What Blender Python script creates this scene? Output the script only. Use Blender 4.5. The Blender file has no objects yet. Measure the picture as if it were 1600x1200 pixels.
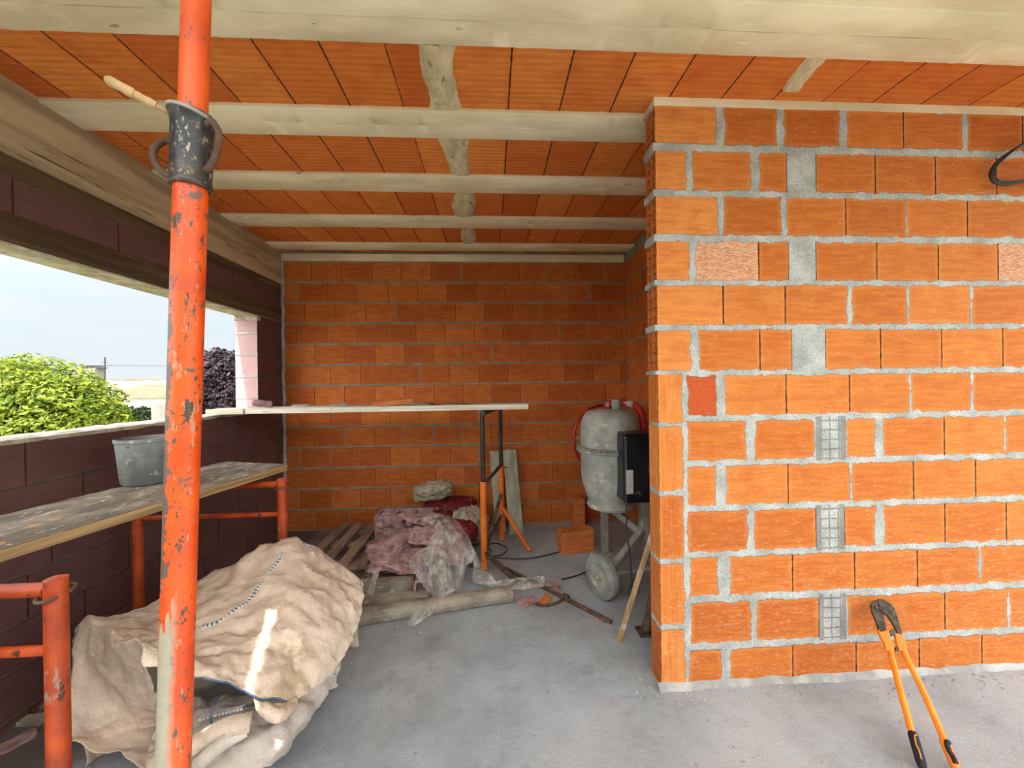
import bpy, bmesh, math, random
from mathutils import Vector, Matrix, noise
PI = math.pi
sc = bpy.context.scene
C = sc.collection

# ------------------------------------------------------------------ camera
F = 605.0
CZ = 1.51
YAW, PITCH, ROLL = math.atan(34/605.0), -0.003, 0.013
_f = Vector((math.sin(YAW)*math.cos(PITCH), math.cos(YAW)*math.cos(PITCH), math.sin(PITCH)))
_r0 = Vector((math.cos(YAW), -math.sin(YAW), 0))
_u0 = _r0.cross(_f)
_r = _r0*math.cos(ROLL) - _u0*math.sin(ROLL)
_u = _u0*math.cos(ROLL) + _r0*math.sin(ROLL)
CAM = Vector((0, 0, CZ))
cam = bpy.data.objects.new('camera', bpy.data.cameras.new('camera'))
C.objects.link(cam)
M3 = Matrix((_r, _u, -_f)).transposed()
cam.matrix_world = Matrix.Translation(CAM) @ M3.to_4x4()
cam.data.sensor_width = 36; cam.data.lens = 36*F/1600
cam.data.clip_start = 0.05; cam.data.clip_end = 500
sc.camera = cam

def ray(px, py):
    return _f + _r*((px-800)/F) - _u*((py-600)/F)
def P(px, py, Y):                     # point of the pixel ray at depth Y
    d = ray(px, py); return CAM + d*(Y/d.y)
def PZ(px, py, Z):                    # ... at height Z
    d = ray(px, py); return CAM + d*((Z-CZ)/d.z)
def PX(px, py, X):
    d = ray(px, py); return CAM + d*(X/d.x)

# ------------------------------------------------------------------ sky, sun, exposure
sc.view_settings.view_transform = 'Standard'
sc.view_settings.look = 'None'
sc.view_settings.gamma = 1.0
sc.view_settings.exposure = 0.0
sc.view_settings.use_curve_mapping = False
SUNDIR = Vector((.12, .45, -1)).normalized()
w = bpy.data.worlds.new('sky'); sc.world = w; w.use_nodes = True
nt = w.node_tree; nt.nodes.clear()
def N(nt, t, **k):
    n = nt.nodes.new(t)
    for a, b in k.items(): setattr(n, a, b)
    return n
out = N(nt, 'ShaderNodeOutputWorld'); bg = N(nt, 'ShaderNodeBackground')
tc = N(nt, 'ShaderNodeTexCoord')
sp = N(nt, 'ShaderNodeSeparateXYZ'); nt.links.new(tc.outputs['Generated'], sp.inputs[0])
cr = N(nt, 'ShaderNodeValToRGB')
cr.color_ramp.elements[0].position = 0.0; cr.color_ramp.elements[0].color = (.84, .90, .94, 1)
cr.color_ramp.elements[1].position = .9; cr.color_ramp.elements[1].color = (.45, .68, 1.0, 1)
e_ = cr.color_ramp.elements.new(.22); e_.color = (.76, .90, 1.0, 1)
nt.links.new(sp.outputs['Z'], cr.inputs[0])
cn = N(nt, 'ShaderNodeTexNoise'); cn.inputs['Scale'].default_value = 2.5; cn.inputs['Detail'].default_value = 5
mp = N(nt, 'ShaderNodeMapping'); mp.inputs['Scale'].default_value = (1, 1, 5)
nt.links.new(tc.outputs['Generated'], mp.inputs[0]); nt.links.new(mp.outputs[0], cn.inputs['Vector'])
c2 = N(nt, 'ShaderNodeMapRange'); c2.inputs[1].default_value = .45; c2.inputs[2].default_value = .75; c2.inputs[4].default_value = .6
nt.links.new(cn.outputs['Fac'], c2.inputs[0])
mx = N(nt, 'ShaderNodeMix', data_type='RGBA')
nt.links.new(c2.outputs[0], mx.inputs[0]); nt.links.new(cr.outputs[0], mx.inputs[6]); mx.inputs[7].default_value = (.97, .98, 1, 1)
# the bright hazy half of the sky around the sun
dt = N(nt, 'ShaderNodeVectorMath', operation='DOT_PRODUCT')
dt.inputs[1].default_value = Vector((-.10, -.70, .75)).normalized()
nt.links.new(tc.outputs['Generated'], dt.inputs[0])
gl = N(nt, 'ShaderNodeMapRange', interpolation_type='SMOOTHSTEP')
gl.inputs[1].default_value = -.35; gl.inputs[2].default_value = .9; gl.inputs[3].default_value = 1.0; gl.inputs[4].default_value = 5.6
nt.links.new(dt.outputs['Value'], gl.inputs[0])
gw = N(nt, 'ShaderNodeMapRange', interpolation_type='SMOOTHSTEP'); gw.inputs[1].default_value = -.2; gw.inputs[2].default_value = .8
nt.links.new(dt.outputs['Value'], gw.inputs[0])
mw = N(nt, 'ShaderNodeMix', data_type='RGBA'); nt.links.new(gw.outputs[0], mw.inputs[0]); nt.links.new(mx.outputs[2], mw.inputs[6]); mw.inputs[7].default_value = (1.0, .975, .94, 1)
nt.links.new(mw.outputs[2], bg.inputs[0]); nt.links.new(gl.outputs[0], bg.inputs[1])
nt.links.new(bg.outputs[0], out.inputs[0])
sun = bpy.data.objects.new('sun', bpy.data.lights.new('sun', 'SUN')); C.objects.link(sun)
sun.data.energy = 9.0; sun.data.angle = .006; sun.data.color = (1, .96, .88)
sun.rotation_euler = SUNDIR.to_track_quat('-Z', 'Y').to_euler()

# ------------------------------------------------------------------ node helpers
class G:
    def __init__(s, name, rough=.8, metal=0, spec=.3):
        s.m = bpy.data.materials.new(name); s.m.use_nodes = True
        s.t = s.m.node_tree; s.b = s.t.nodes['Principled BSDF']
        s.b.inputs['Roughness'].default_value = rough; s.b.inputs['Metallic'].default_value = metal
        s.b.inputs['Specular IOR Level'].default_value = spec
        s.co = s.n('ShaderNodeTexCoord').outputs['Object']
    def n(s, t, **k): return N(s.t, t, **k)
    def l(s, a, b): s.t.links.new(a, b)
    def put(s, inp, v):
        if isinstance(v, bpy.types.NodeSocket): s.l(v, inp)
        else: inp.default_value = v
    def math(s, op, a, b=0, c=None, clamp=False):
        n = s.n('ShaderNodeMath', operation=op, use_clamp=clamp)
        s.put(n.inputs[0], a); s.put(n.inputs[1], b)
        if c is not None: s.put(n.inputs[2], c)
        return n.outputs[0]
    def mix(s, f, a, b, mode='MIX'):
        n = s.n('ShaderNodeMix', data_type='RGBA', blend_type=mode)
        def c(v): return v if isinstance(v, bpy.types.NodeSocket) else (*v[:3], 1)
        s.put(n.inputs[0], f); s.put(n.inputs[6], c(a)); s.put(n.inputs[7], c(b)); return n.outputs[2]
    def noise(s, scale, stretch=(1,1,1), detail=4, rough=.55, vec=None, off=(0,0,0)):
        m = s.n('ShaderNodeMapping'); m.inputs['Scale'].default_value = stretch; m.inputs['Location'].default_value = off
        s.l(vec or s.co, m.inputs[0])
        n = s.n('ShaderNodeTexNoise'); n.inputs['Scale'].default_value = scale; n.inputs['Detail'].default_value = detail
        n.inputs['Roughness'].default_value = rough
        s.l(m.outputs[0], n.inputs['Vector']); return n.outputs['Fac']
    def rng(s, v, a, b, c=0., d=1., smooth=False):
        n = s.n('ShaderNodeMapRange', interpolation_type='SMOOTHSTEP' if smooth else 'LINEAR')
        s.put(n.inputs[0], v); n.inputs[1].default_value = a; n.inputs[2].default_value = b
        n.inputs[3].default_value = c; n.inputs[4].default_value = d; return n.outputs[0]
    def bump(s, h, strength=.5, dist=.005):
        n = s.n('ShaderNodeBump'); n.inputs['Strength'].default_value = strength; n.inputs['Distance'].default_value = dist
        s.l(h, n.inputs['Height']); s.l(n.outputs[0], s.b.inputs['Normal'])
    def col(s, c): s.put(s.b.inputs['Base Color'], c if isinstance(c, bpy.types.NodeSocket) else (*c, 1))

def rgb(r, g, b):
    f = lambda v: (v/255/12.92) if v <= 10 else ((v/255+.055)/1.055)**2.4
    return (f(r), f(g), f(b))

def mat(name, c1, c2=None, scale=6, rough=.8, metal=0, spec=.3, stretch=(1,1,1), fine=80, bump=.3, dist=.004,
        spots=None, lo=.35, hi=.65):
    g = G(name, rough, metal, spec)
    c2 = c2 or tuple(x*.75 for x in c1)
    a = g.rng(g.noise(scale, stretch), lo, hi, smooth=True)
    c = g.mix(a, c1, c2)
    fn = g.noise(fine, stretch, 3, .7)
    c = g.mix(.35, c, g.mix(fn, (.25,.25,.25), (.8,.8,.8)), 'OVERLAY')
    if spots:                                      # (colour, scale, threshold, stretch)
        for q, (sc_, ss, th, st) in enumerate(spots):
            k = g.rng(g.noise(ss, st, 5, .65, off=(3.1*q+1, 7, 2)), th, th+.05)
            c = g.mix(k, c, sc_)
    g.col(c)
    if bump: g.bump(g.math('ADD', g.math('MULTIPLY', fn, .5), g.noise(scale*3, stretch)), bump, dist)
    return g.m

def brick_mat(name, tones, mortar, mortar2, rag=.012, rib=.0065, pale=(.75,.6,.45), smear=.5, dry=(.05,.02,.012), roughness=.75, ribamt=.5, blotch=0.0, deepx=(.30,.055,.014)):
    """wall of hollow bricks; the mesh carries each brick's own coordinates, size and joint widths"""
    g = G(name, roughness, 0, .25)
    uv = g.n('ShaderNodeUVMap', uv_map='cell').outputs[0]
    s = g.n('ShaderNodeSeparateXYZ'); g.l(uv, s.inputs[0]); u, v = s.outputs[0], s.outputs[1]
    a1 = g.n('ShaderNodeAttribute', attribute_name='size'); s1 = g.n('ShaderNodeSeparateXYZ'); g.l(a1.outputs['Vector'], s1.inputs[0])
    W, H, K = s1.outputs
    a2 = g.n('ShaderNodeAttribute', attribute_name='joint'); s2 = g.n('ShaderNodeSeparateColor'); g.l(a2.outputs['Color'], s2.inputs[0])
    jl, jr, jb = s2.outputs[0], s2.outputs[1], s2.outputs[2]; jt = a2.outputs['Alpha']
    a3 = g.n('ShaderNodeAttribute', attribute_name='rnd'); rnd = a3.outputs['Fac']
    M = g.math
    big = g.noise(14, detail=5, rough=.6); 
    rn = M('ADD', M('MULTIPLY', M('SUBTRACT', big, .5), rag*2.2), M('MULTIPLY', M('SUBTRACT', g.noise(90, detail=3), .5), rag*.6))
    L = M('SUBTRACT', u, jl); R = M('SUBTRACT', M('SUBTRACT', W, u), jr)
    B = M('SUBTRACT', v, jb); T = M('SUBTRACT', M('SUBTRACT', H, v), jt)
    wl = M('GREATER_THAN', jl, .004); wr = M('GREATER_THAN', jr, .004)
    big10 = lambda e, wet: M('ADD', M('ADD', e, M('MULTIPLY', rn, wet)), M('MULTIPLY', M('SUBTRACT', 1, wet), 10))
    mL, mR = big10(L, wl), big10(R, wr); mB, mT = M('ADD', B, rn), M('ADD', T, rn)
    m = M('MINIMUM', M('MINIMUM', mL, mR), M('MINIMUM', mB, mT))
    isk = lambda k: M('COMPARE', K, k, .4)
    k_fill, k_grid, k_pale, k_red, k_vert = isk(1), isk(2), isk(3), isk(4), isk(5)
    dryn = M('MULTIPLY', M('SUBTRACT', g.noise(40, detail=5), .47), .008)
    dr = M('ADD', M('MINIMUM', M('ADD', L, M('MULTIPLY', wl, 10)), M('ADD', R, M('MULTIPLY', wr, 10))), dryn)
    drym = g.rng(dr, .0012, -.0004)
    mort = g.rng(m, .0012, -.0012)
    # pattern of filled hollow cells
    gu = M('ABSOLUTE', M('SUBTRACT', M('FRACT', M('ADD', M('MULTIPLY', M('SUBTRACT', u, M('MULTIPLY', W, .5)), 1/.048), M('MULTIPLY', big, .25))), .5)); gv = M('ABSOLUTE', M('SUBTRACT', M('FRACT', M('ADD', M('MULTIPLY', M('DIVIDE', M('SUBTRACT', v, jb), M('SUBTRACT', M('SUBTRACT', H, jb), jt)), 4), M('MULTIPLY', big, .25))), .5))
    gridl = M('MULTIPLY', M('MAXIMUM', g.rng(M('MAXIMUM', gu, gv), .40, .47), g.rng(M('ABSOLUTE', M('SUBTRACT', u, M('MULTIPLY', W, .5))), .047, .051)), k_grid)
    mort_all = M('MAXIMUM', mort, M('MAXIMUM', k_fill, k_grid), clamp=True)
    # brick colour
    ramp = g.n('ShaderNodeValToRGB'); ramp.color_ramp.interpolation = 'LINEAR'
    els = ramp.color_ramp.elements
    els[0].position = 0; els[0].color = (*tones[0], 1); els[1].position = 1; els[1].color = (*tones[-1], 1)
    for i, t in enumerate(tones[1:-1]):
        e = els.new((i+1)/(len(tones)-1)); e.color = (*t, 1)
    g.l(rnd, ramp.inputs[0]); col = ramp.outputs[0]
    sepo = g.n('ShaderNodeSeparateXYZ'); g.l(g.co, sepo.inputs[0])
    # per-brick shifted coordinates so that streaks break at each joint
    cx = g.n('ShaderNodeCombineXYZ'); g.l(u, cx.inputs[0]); g.l(v, cx.inputs[1]); g.l(M('MULTIPLY', rnd, 37), cx.inputs[2])
    st = g.noise(1, (7, 55, 1), 4, .6, vec=cx.outputs[0])
    stv = g.noise(1, (55, 7, 1), 4, .6, vec=cx.outputs[0])
    streak = M('ADD', M('MULTIPLY', st, M('SUBTRACT', 1, k_vert)), M('MULTIPLY', stv, k_vert))
    deep = g.rng(streak, .35, .62)
    col = g.mix(M('MULTIPLY', g.rng(streak, .45, .7), .5), col, deepx)
    col = g.mix(M('MULTIPLY', g.rng(streak, .55, .25), .35), col, tones[-1])
    cloud = g.noise(1, (9, 9, 1), 3, .5, vec=cx.outputs[0], off=(4, 3, 1))
    col = g.mix(M('MULTIPLY', g.rng(cloud, .45, .75), .5), col, deepx)
    if blotch:
        bn = g.noise(1.1, detail=3)
        col = g.mix(M('MULTIPLY', g.rng(bn, .5, .62), blotch), col, deepx)
    # rim of the brick: a little paler, with mortar film
    inner = M('MINIMUM', M('MINIMUM', L, R), M('MINIMUM', B, T))
    col = g.mix(g.rng(M('ADD', inner, M('MULTIPLY', rn, .6)), .022, .004, 0, .35), col, tones[-1])
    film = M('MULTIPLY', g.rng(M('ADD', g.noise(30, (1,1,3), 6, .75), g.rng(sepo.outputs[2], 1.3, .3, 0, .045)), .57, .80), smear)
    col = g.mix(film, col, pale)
    col = g.mix(M('MULTIPLY', g.rng(g.noise(70, (1,1,3.5), 4, .8, off=(3,1,7)), .60, .66), smear), col, (.22,.085,.035))
    col = g.mix(k_red, col, g.mix(film, (.50,.085,.016), pale)); 
    col = g.mix(M('MULTIPLY', k_pale, g.math('MULTIPLY', g.rng(g.noise(45, (1,1,7), 5, .75), .42, .62), .8)), col, (.78,.66,.52))
    # ribs
    vv = M('ADD', M('MULTIPLY', v, M('SUBTRACT', 1, k_vert)), M('MULTIPLY', u, k_vert))
    ribs = M('SINE', M('MULTIPLY', vv, 2*PI/rib))
    col = g.mix(M('MULTIPLY', g.rng(ribs, .3, 1), .16*ribamt*2), col, deepx)
    # mortar colour
    mc = g.mix(g.rng(g.noise(9, detail=5), .35, .65), mortar, mortar2)
    mc = g.mix(.5, mc, g.mix(g.rng(g.noise(170, detail=2, rough=.8), .3, .7), (.1,.1,.1), (.9,.9,.9)), 'OVERLAY')
    mc = g.mix(M('MULTIPLY', gridl, .55), mc, (.14,.13,.11))
    edge = g.math('MULTIPLY', g.rng(g.math('ABSOLUTE', m), .0035, 0), .35)
    c = g.mix(drym, col, dry)
    c = g.mix(mort_all, c, mc)
    c = g.mix(M('MULTIPLY', edge, M('SUBTRACT', 1, M('MAXIMUM', k_fill, k_grid), clamp=True)), c, (.16,.10,.06))
    g.col(c)
    hh = M('ADD', M('MULTIPLY', g.rng(m, .006, -.006), .6), M('MULTIPLY', g.noise(120, detail=4, rough=.8), M('ADD', M('MULTIPLY', mort_all, .55), .06)))
    hh = M('ADD', hh, M('MULTIPLY', M('MULTIPLY', ribs, M('SUBTRACT', 1, mort_all, clamp=True)), .07*ribamt*2))
    hh = M('SUBTRACT', hh, M('MULTIPLY', drym, .8)); hh = M('SUBTRACT', hh, M('MULTIPLY', gridl, .7))
    g.bump(hh, .9, .006)
    return g.m

# ------------------------------------------------------------------ materials
MT = {}
GREYC = rgb(172,166,152); GREYD = rgb(132,126,112)
near_t = [(.42,.095,.012), (.55,.155,.022), (.66,.22,.042), (.78,.29,.070)]
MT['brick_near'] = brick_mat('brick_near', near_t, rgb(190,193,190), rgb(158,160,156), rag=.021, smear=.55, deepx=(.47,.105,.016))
MT['brick_back'] = brick_mat('brick_back', [(.40,.095,.015), (.50,.135,.020), (.56,.165,.028), (.60,.19,.036)], rgb(152,150,138), rgb(124,122,112), rag=.010, smear=.3, rib=.012, ribamt=.3, deepx=(.34,.058,.010), blotch=.4)
MT['tile_ceiling'] = brick_mat('ceiling_tile', [(.52,.12,.018), (.68,.20,.034), (.80,.28,.055), (.60,.15,.025)], rgb(160,150,130), rgb(140,130,110), rag=.002, smear=.18, rib=.034, ribamt=.9, deepx=(.46,.08,.012), dry=(.04,.015,.008))
MT['block_pink_shaded'] = brick_mat('block_pink_shaded', [(.125,.062,.058), (.165,.080,.077), (.145,.072,.066)], rgb(104,94,86), rgb(78,70,64), rag=.008, smear=.25, rib=.003, ribamt=.0, deepx=(.095,.045,.042), pale=(.25,.18,.17))  # pink blocks with the room's shade darkened into their colour
MT['block_lit'] = brick_mat('block_pink_lit', [(.52,.34,.36), (.56,.38,.40), (.50,.33,.35)], rgb(205,200,195), rgb(165,160,155), rag=.012, smear=.8, rib=.003, ribamt=.0, deepx=(.42,.26,.28), pale=(.74,.68,.66))  # same pink blocks, daylight brightened into the colour
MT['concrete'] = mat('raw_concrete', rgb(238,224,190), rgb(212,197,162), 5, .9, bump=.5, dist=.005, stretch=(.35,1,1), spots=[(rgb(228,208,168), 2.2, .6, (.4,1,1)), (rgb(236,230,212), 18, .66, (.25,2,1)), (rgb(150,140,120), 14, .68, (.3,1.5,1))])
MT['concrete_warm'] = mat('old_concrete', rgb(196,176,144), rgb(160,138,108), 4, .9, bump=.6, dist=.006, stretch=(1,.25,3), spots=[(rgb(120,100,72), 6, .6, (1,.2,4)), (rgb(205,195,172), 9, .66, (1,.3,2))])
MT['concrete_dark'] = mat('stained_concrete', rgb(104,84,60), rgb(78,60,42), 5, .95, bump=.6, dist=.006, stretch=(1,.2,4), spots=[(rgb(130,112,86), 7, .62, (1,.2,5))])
MT['mortar'] = mat('mortar', rgb(180,183,182), rgb(148,150,148), 9, .95, bump=.9, dist=.008, fine=150)
MT['patch'] = mat('poured_mortar', rgb(218,200,160), rgb(184,168,134), 22, .95, bump=.9, dist=.01, fine=120, stretch=(1,.35,1), spots=[(rgb(120,108,86), 30, .62, (1,.25,1))])
MT['sill'] = mat('pale_mortar_cap', rgb(206,200,186), rgb(165,155,135), 10, .95, bump=.9, dist=.012, fine=100)
MT['orange_steel'] = mat('orange_painted_steel', rgb(222,88,26), rgb(204,70,18), 7, .42, spec=.5, bump=.15, dist=.002,
    spots=[(rgb(96,76,60), 38, .60, (1,1,.6)), (rgb(176,120,96), 55, .62, (1,1,.4)), (rgb(74,50,40), 12, .66, (1,1,.8))])
MT['orange_dark'] = mat('orange_frame_steel', rgb(190,78,30), rgb(146,56,24), 6, .5, spec=.4, bump=.15, dist=.002,
    spots=[(rgb(150,140,124), 9, .63, (1,1,.4)), (rgb(80,48,34), 30, .61, (1,1,.6))])
MT['orange_pale'] = mat('orange_trestle_paint', rgb(226,122,44), rgb(206,100,36), 8, .5, bump=.15, dist=.002, spots=[(rgb(140,120,100), 25, .66, (1,1,.5))])
MT['black_steel'] = mat('black_steel', rgb(46,46,46), rgb(24,24,24), 12, .5, spec=.5, bump=.1)
MT['rust'] = mat('rusty_steel', rgb(104,88,76), rgb(82,58,42), 20, .75, .3, bump=.4, dist=.002, spots=[(rgb(150,140,128), 30, .62, (1,1,1))])
MT['collar'] = mat('blackened_steel', rgb(44,48,54), rgb(74,70,64), 14, .4, .4, .5, bump=.35, dist=.002,
    spots=[(rgb(150,142,124), 130, .57, (1,.5,.35)), (rgb(124,96,62), 60, .60, (1,1,1))])
MT['wood_grey'] = mat('weathered_wood', rgb(166,160,146), rgb(130,122,108), 6, .9, stretch=(1,1,1), bump=.6, dist=.004, fine=120, spots=[(rgb(176,170,158), 16, .6, (.4,1,1)), (rgb(84,72,58), 20, .68, (.3,1,1))])
MT['wood_plank'] = mat('cement_covered_board', rgb(142,132,118), rgb(104,94,82), 12, .95, stretch=(1,.5,1), bump=.9, dist=.01, fine=90, spots=[(rgb(176,168,152), 24, .58, (1,.6,1)), (rgb(70,62,52), 20, .66, (1,.3,1))])
MT['wood_edge'] = mat('board_edge_wood', rgb(176,146,104), rgb(140,112,78), 8, .85, stretch=(1,.1,6), bump=.4)
MT['wood_white'] = mat('pale_edge_board', rgb(226,220,204), rgb(196,188,170), 8, .8, stretch=(.2,1,4), bump=.3, spots=[(rgb(150,138,118), 18, .64, (.3,1,2))])
MT['wood_green'] = mat('greenish_formwork_board', rgb(178,178,160), rgb(144,144,126), 8, .9, stretch=(1.5,1,.25), bump=.5, spots=[(rgb(170,168,150), 26, .6, (1,1,.2)), (rgb(80,76,60), 40, .66, (1,1,.3))])
MT['wood_pallet'] = mat('pallet_wood', rgb(150,126,108), rgb(116,96,80), 8, .9, stretch=(2,.3,1), bump=.5, spots=[(rgb(160,146,134), 20, .62, (2,.2,1))])
MT['wood_stick'] = mat('bare_stick_wood', rgb(196,164,120), rgb(160,128,88), 14, .8, stretch=(1,1,.3), bump=.4, spots=[(rgb(205,198,186), 14, .55, (1,1,.5)), (rgb(110,84,56), 26, .66, (1,1,.3))])
MT['bag'] = mat('woven_bag_fabric', rgb(210,190,172), rgb(190,169,150), 3, .75, bump=.8, dist=.016, fine=30, spots=[(rgb(184,164,138), 3.2, .58, (1,1,1)), (rgb(222,204,184), 5, .58, (1,1,1))])
MT['bag_pale'] = mat('woven_bag_pale', rgb(204,194,184), rgb(180,168,156), 4, .75, bump=.8, dist=.016, fine=30)
MT['stitch_blue'] = mat('blue_seam', rgb(84,108,140), rgb(60,84,116), 30, .8, bump=.2)
MT['stitch_white'] = mat('white_thread', rgb(222,220,212), rgb(190,190,186), 30, .8, bump=.2)
MT['rubble'] = mat('pink_block', rgb(180,148,146), rgb(146,112,112), 14, .95, bump=.9, dist=.008, fine=110, spots=[(rgb(198,168,168), 26, .64, (1,1,1))])
MT['brick_loose'] = mat('loose_brick', (.62,.20,.055), (.50,.14,.035), 8, .8, bump=.3, stretch=(1,1,5), fine=90)
MT['drum'] = mat('cement_caked_drum', rgb(168,169,160), rgb(138,141,134), 7, .9, bump=.5, dist=.006, fine=90, spots=[(rgb(150,104,92), 16, .67, (1,1,1)), (rgb(196,190,176), 7, .62, (1,1,2))])
MT['mixer_frame'] = mat('cement_caked_frame', rgb(158,156,146), rgb(128,126,118), 9, .85, bump=.5, spots=[(rgb(186,182,170), 18, .6, (1,1,1))])
MT['red_paint'] = mat('red_paint', rgb(170,26,26), rgb(140,20,22), 9, .4, spec=.5, bump=.1, spots=[])
MT['red_caked'] = mat('red_frame_with_cement', rgb(176,40,44), rgb(150,30,34), 5, .6, bump=.4, spots=[(rgb(186,172,156), 9, .52, (1,1,1))])
MT['black_plastic'] = mat('black_plastic', rgb(30,32,36), rgb(20,22,26), 6, .3, spec=.5, bump=.2, spots=[(rgb(110,102,88), 10, .62, (1,1,1))])
MT['label'] = mat('white_label', rgb(200,200,198), rgb(176,176,174), 20, .6, bump=.05, spots=[(rgb(110,110,110), 60, .6, (1,1,3))])
MT['tyre'] = mat('dusty_tyre', rgb(150,154,150), rgb(120,122,120), 14, .9, bump=.5)
MT['pail'] = mat('cement_dusted_pail', rgb(132,136,134), rgb(100,104,104), 7, .8, bump=.4, spots=[(rgb(170,172,168), 14, .6, (1,1,1)), (rgb(60,62,64), 22, .68, (1,1,1))])
MT['dark_inside'] = mat('dark_interior', rgb(44,44,44), rgb(30,30,30), 8, .9)
MT['cable'] = mat('black_cable', rgb(42,42,42), rgb(60,58,54), 14, .55)
MT['cutter_orange'] = mat('cutter_orange_paint', rgb(240,138,24), rgb(226,120,18), 10, .35, spec=.5, bump=.05, spots=[(rgb(110,80,50), 50, .72, (1,1,1))])
MT['cutter_jaw'] = mat('cutter_jaw_steel', rgb(86,80,70), rgb(60,54,46), 30, .5, .5, bump=.3, dist=.002, spots=[(rgb(130,124,110), 50, .64, (1,1,1))])
MT['grip'] = mat('black_grip', rgb(32,34,40), rgb(24,26,30), 20, .6, bump=.1)
MT['paper'] = mat('cement_sack_paper', rgb(176,168,150), rgb(140,130,112), 9, .9, bump=.5, spots=[(rgb(110,100,86), 14, .62, (1,1,1))])
MT['maroon'] = mat('maroon_sack', rgb(120,34,44), rgb(92,22,30), 9, .6, bump=.4, spots=[(rgb(150,120,112), 16, .62, (1,1,1))])
MT['bark'] = mat('bark', rgb(96,80,62), rgb(70,56,42), 20, .95)
MT['white_wall'] = mat('white_render', rgb(236,234,228), rgb(220,218,212), 2, .9, bump=.1)
MT['roof'] = mat('pale_roof_tiles', rgb(122,108,84), rgb(100,88,68), 2, .9, stretch=(3,1,1), bump=.6)
MT['grey_wall'] = mat('grey_render', rgb(150,148,140), rgb(126,124,116), 2, .9)
MT['earth'] = mat('earth_and_grass', rgb(120,122,80), rgb(100,96,70), .3, .95, fine=8)

def floor_mat():
    g = G('cement_screed', .85, 0, .3)
    c = g.mix(g.rng(g.noise(2.2, detail=6, rough=.6), .35, .65), rgb(166,173,179), rgb(143,149,154))
    dark = g.rng(g.noise(3.1, (1,1,1), 6, .7, off=(5,2,0)), .56, .72)
    c = g.mix(g.math('MULTIPLY', dark, .45), c, rgb(96,94,90))
    c = g.mix(g.math('MULTIPLY', g.rng(g.noise(1.4, detail=3, off=(9,4,0)), .5, .65), .35), c, rgb(180,172,170))
    sx = g.n('ShaderNodeSeparateXYZ'); g.l(g.co, sx.inputs[0])
    left_dark = g.rng(g.math('ADD', sx.outputs[0], g.math('MULTIPLY', g.noise(5, detail=5), .7)), -1.15, -1.45)
    c = g.mix(g.math('MULTIPLY', left_dark, .8), c, rgb(84,66,56))  # floor colour turns darker and browner towards the left wall
    spk = g.noise(160, detail=3, rough=.8)
    c = g.mix(.75, c, g.mix(spk, (.2,.2,.2), (.8,.8,.8)), 'OVERLAY')
    c = g.mix(g.rng(g.noise(70, detail=2), .74, .78), c, rgb(212,210,204))
    c = g.mix(g.math('MULTIPLY', g.rng(g.noise(26, detail=4), .66, .72), .5), c, rgb(108,104,100))
    g.col(c)
    h = g.math('ADD', g.math('MULTIPLY', g.noise(7, detail=7, rough=.65), 1.2), g.math('MULTIPLY', g.noise(120, detail=3, rough=.8), .25))
    g.bump(h, .8, .014); return g.m
MT['floor'] = floor_mat()

def foliage_mat(name, a, b, c):
    g = G(name, .55, 0, .3)
    at = g.n('ShaderNodeAttribute', attribute_name='leaf').outputs['Fac']
    r = g.n('ShaderNodeValToRGB'); r.color_ramp.elements[0].color = (*a, 1); r.color_ramp.elements[1].color = (*c, 1)
    e = r.color_ramp.elements.new(.5); e.color = (*b, 1); g.l(at, r.inputs[0]); g.col(r.outputs[0])
    tr = g.n('ShaderNodeBsdfTranslucent'); g.l(r.outputs[0], tr.inputs[0])
    mx = g.n('ShaderNodeMixShader'); mx.inputs[0].default_value = .35
    o = [n for n in g.t.nodes if n.type == 'OUTPUT_MATERIAL'][0]
    g.l(g.b.outputs[0], mx.inputs[1]); g.l(tr.outputs[0], mx.inputs[2]); g.l(mx.outputs[0], o.inputs[0]); return g.m
MT['leaf_green'] = foliage_mat('green_leaves', rgb(52,72,14), rgb(110,128,26), rgb(168,178,52))
MT['leaf_purple'] = foliage_mat('purple_leaves', rgb(22,15,22), rgb(44,31,40), rgb(92,76,84))
MT['leaf_dark'] = foliage_mat('dark_leaves', rgb(26,40,16), rgb(40,58,26), rgb(64,80,40))

def plastic():
    g = G('clear_plastic_sheet', .22, 0, .5)
    g.col(rgb(214,210,206))
    n1 = g.noise(18, (1,1,.4), 5, .6)
    g.bump(n1, .8, .012)
    tr = g.n('ShaderNodeBsdfTransparent'); mx = g.n('ShaderNodeMixShader')
    f = g.rng(n1, .38, .66, .12, .62); g.l(f, mx.inputs[0])
    o = [n for n in g.t.nodes if n.type == 'OUTPUT_MATERIAL'][0]
    g.l(tr.outputs[0], mx.inputs[1]); g.l(g.b.outputs[0], mx.inputs[2]); g.l(mx.outputs[0], o.inputs[0]); return g.m
MT['plastic'] = plastic()

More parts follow.
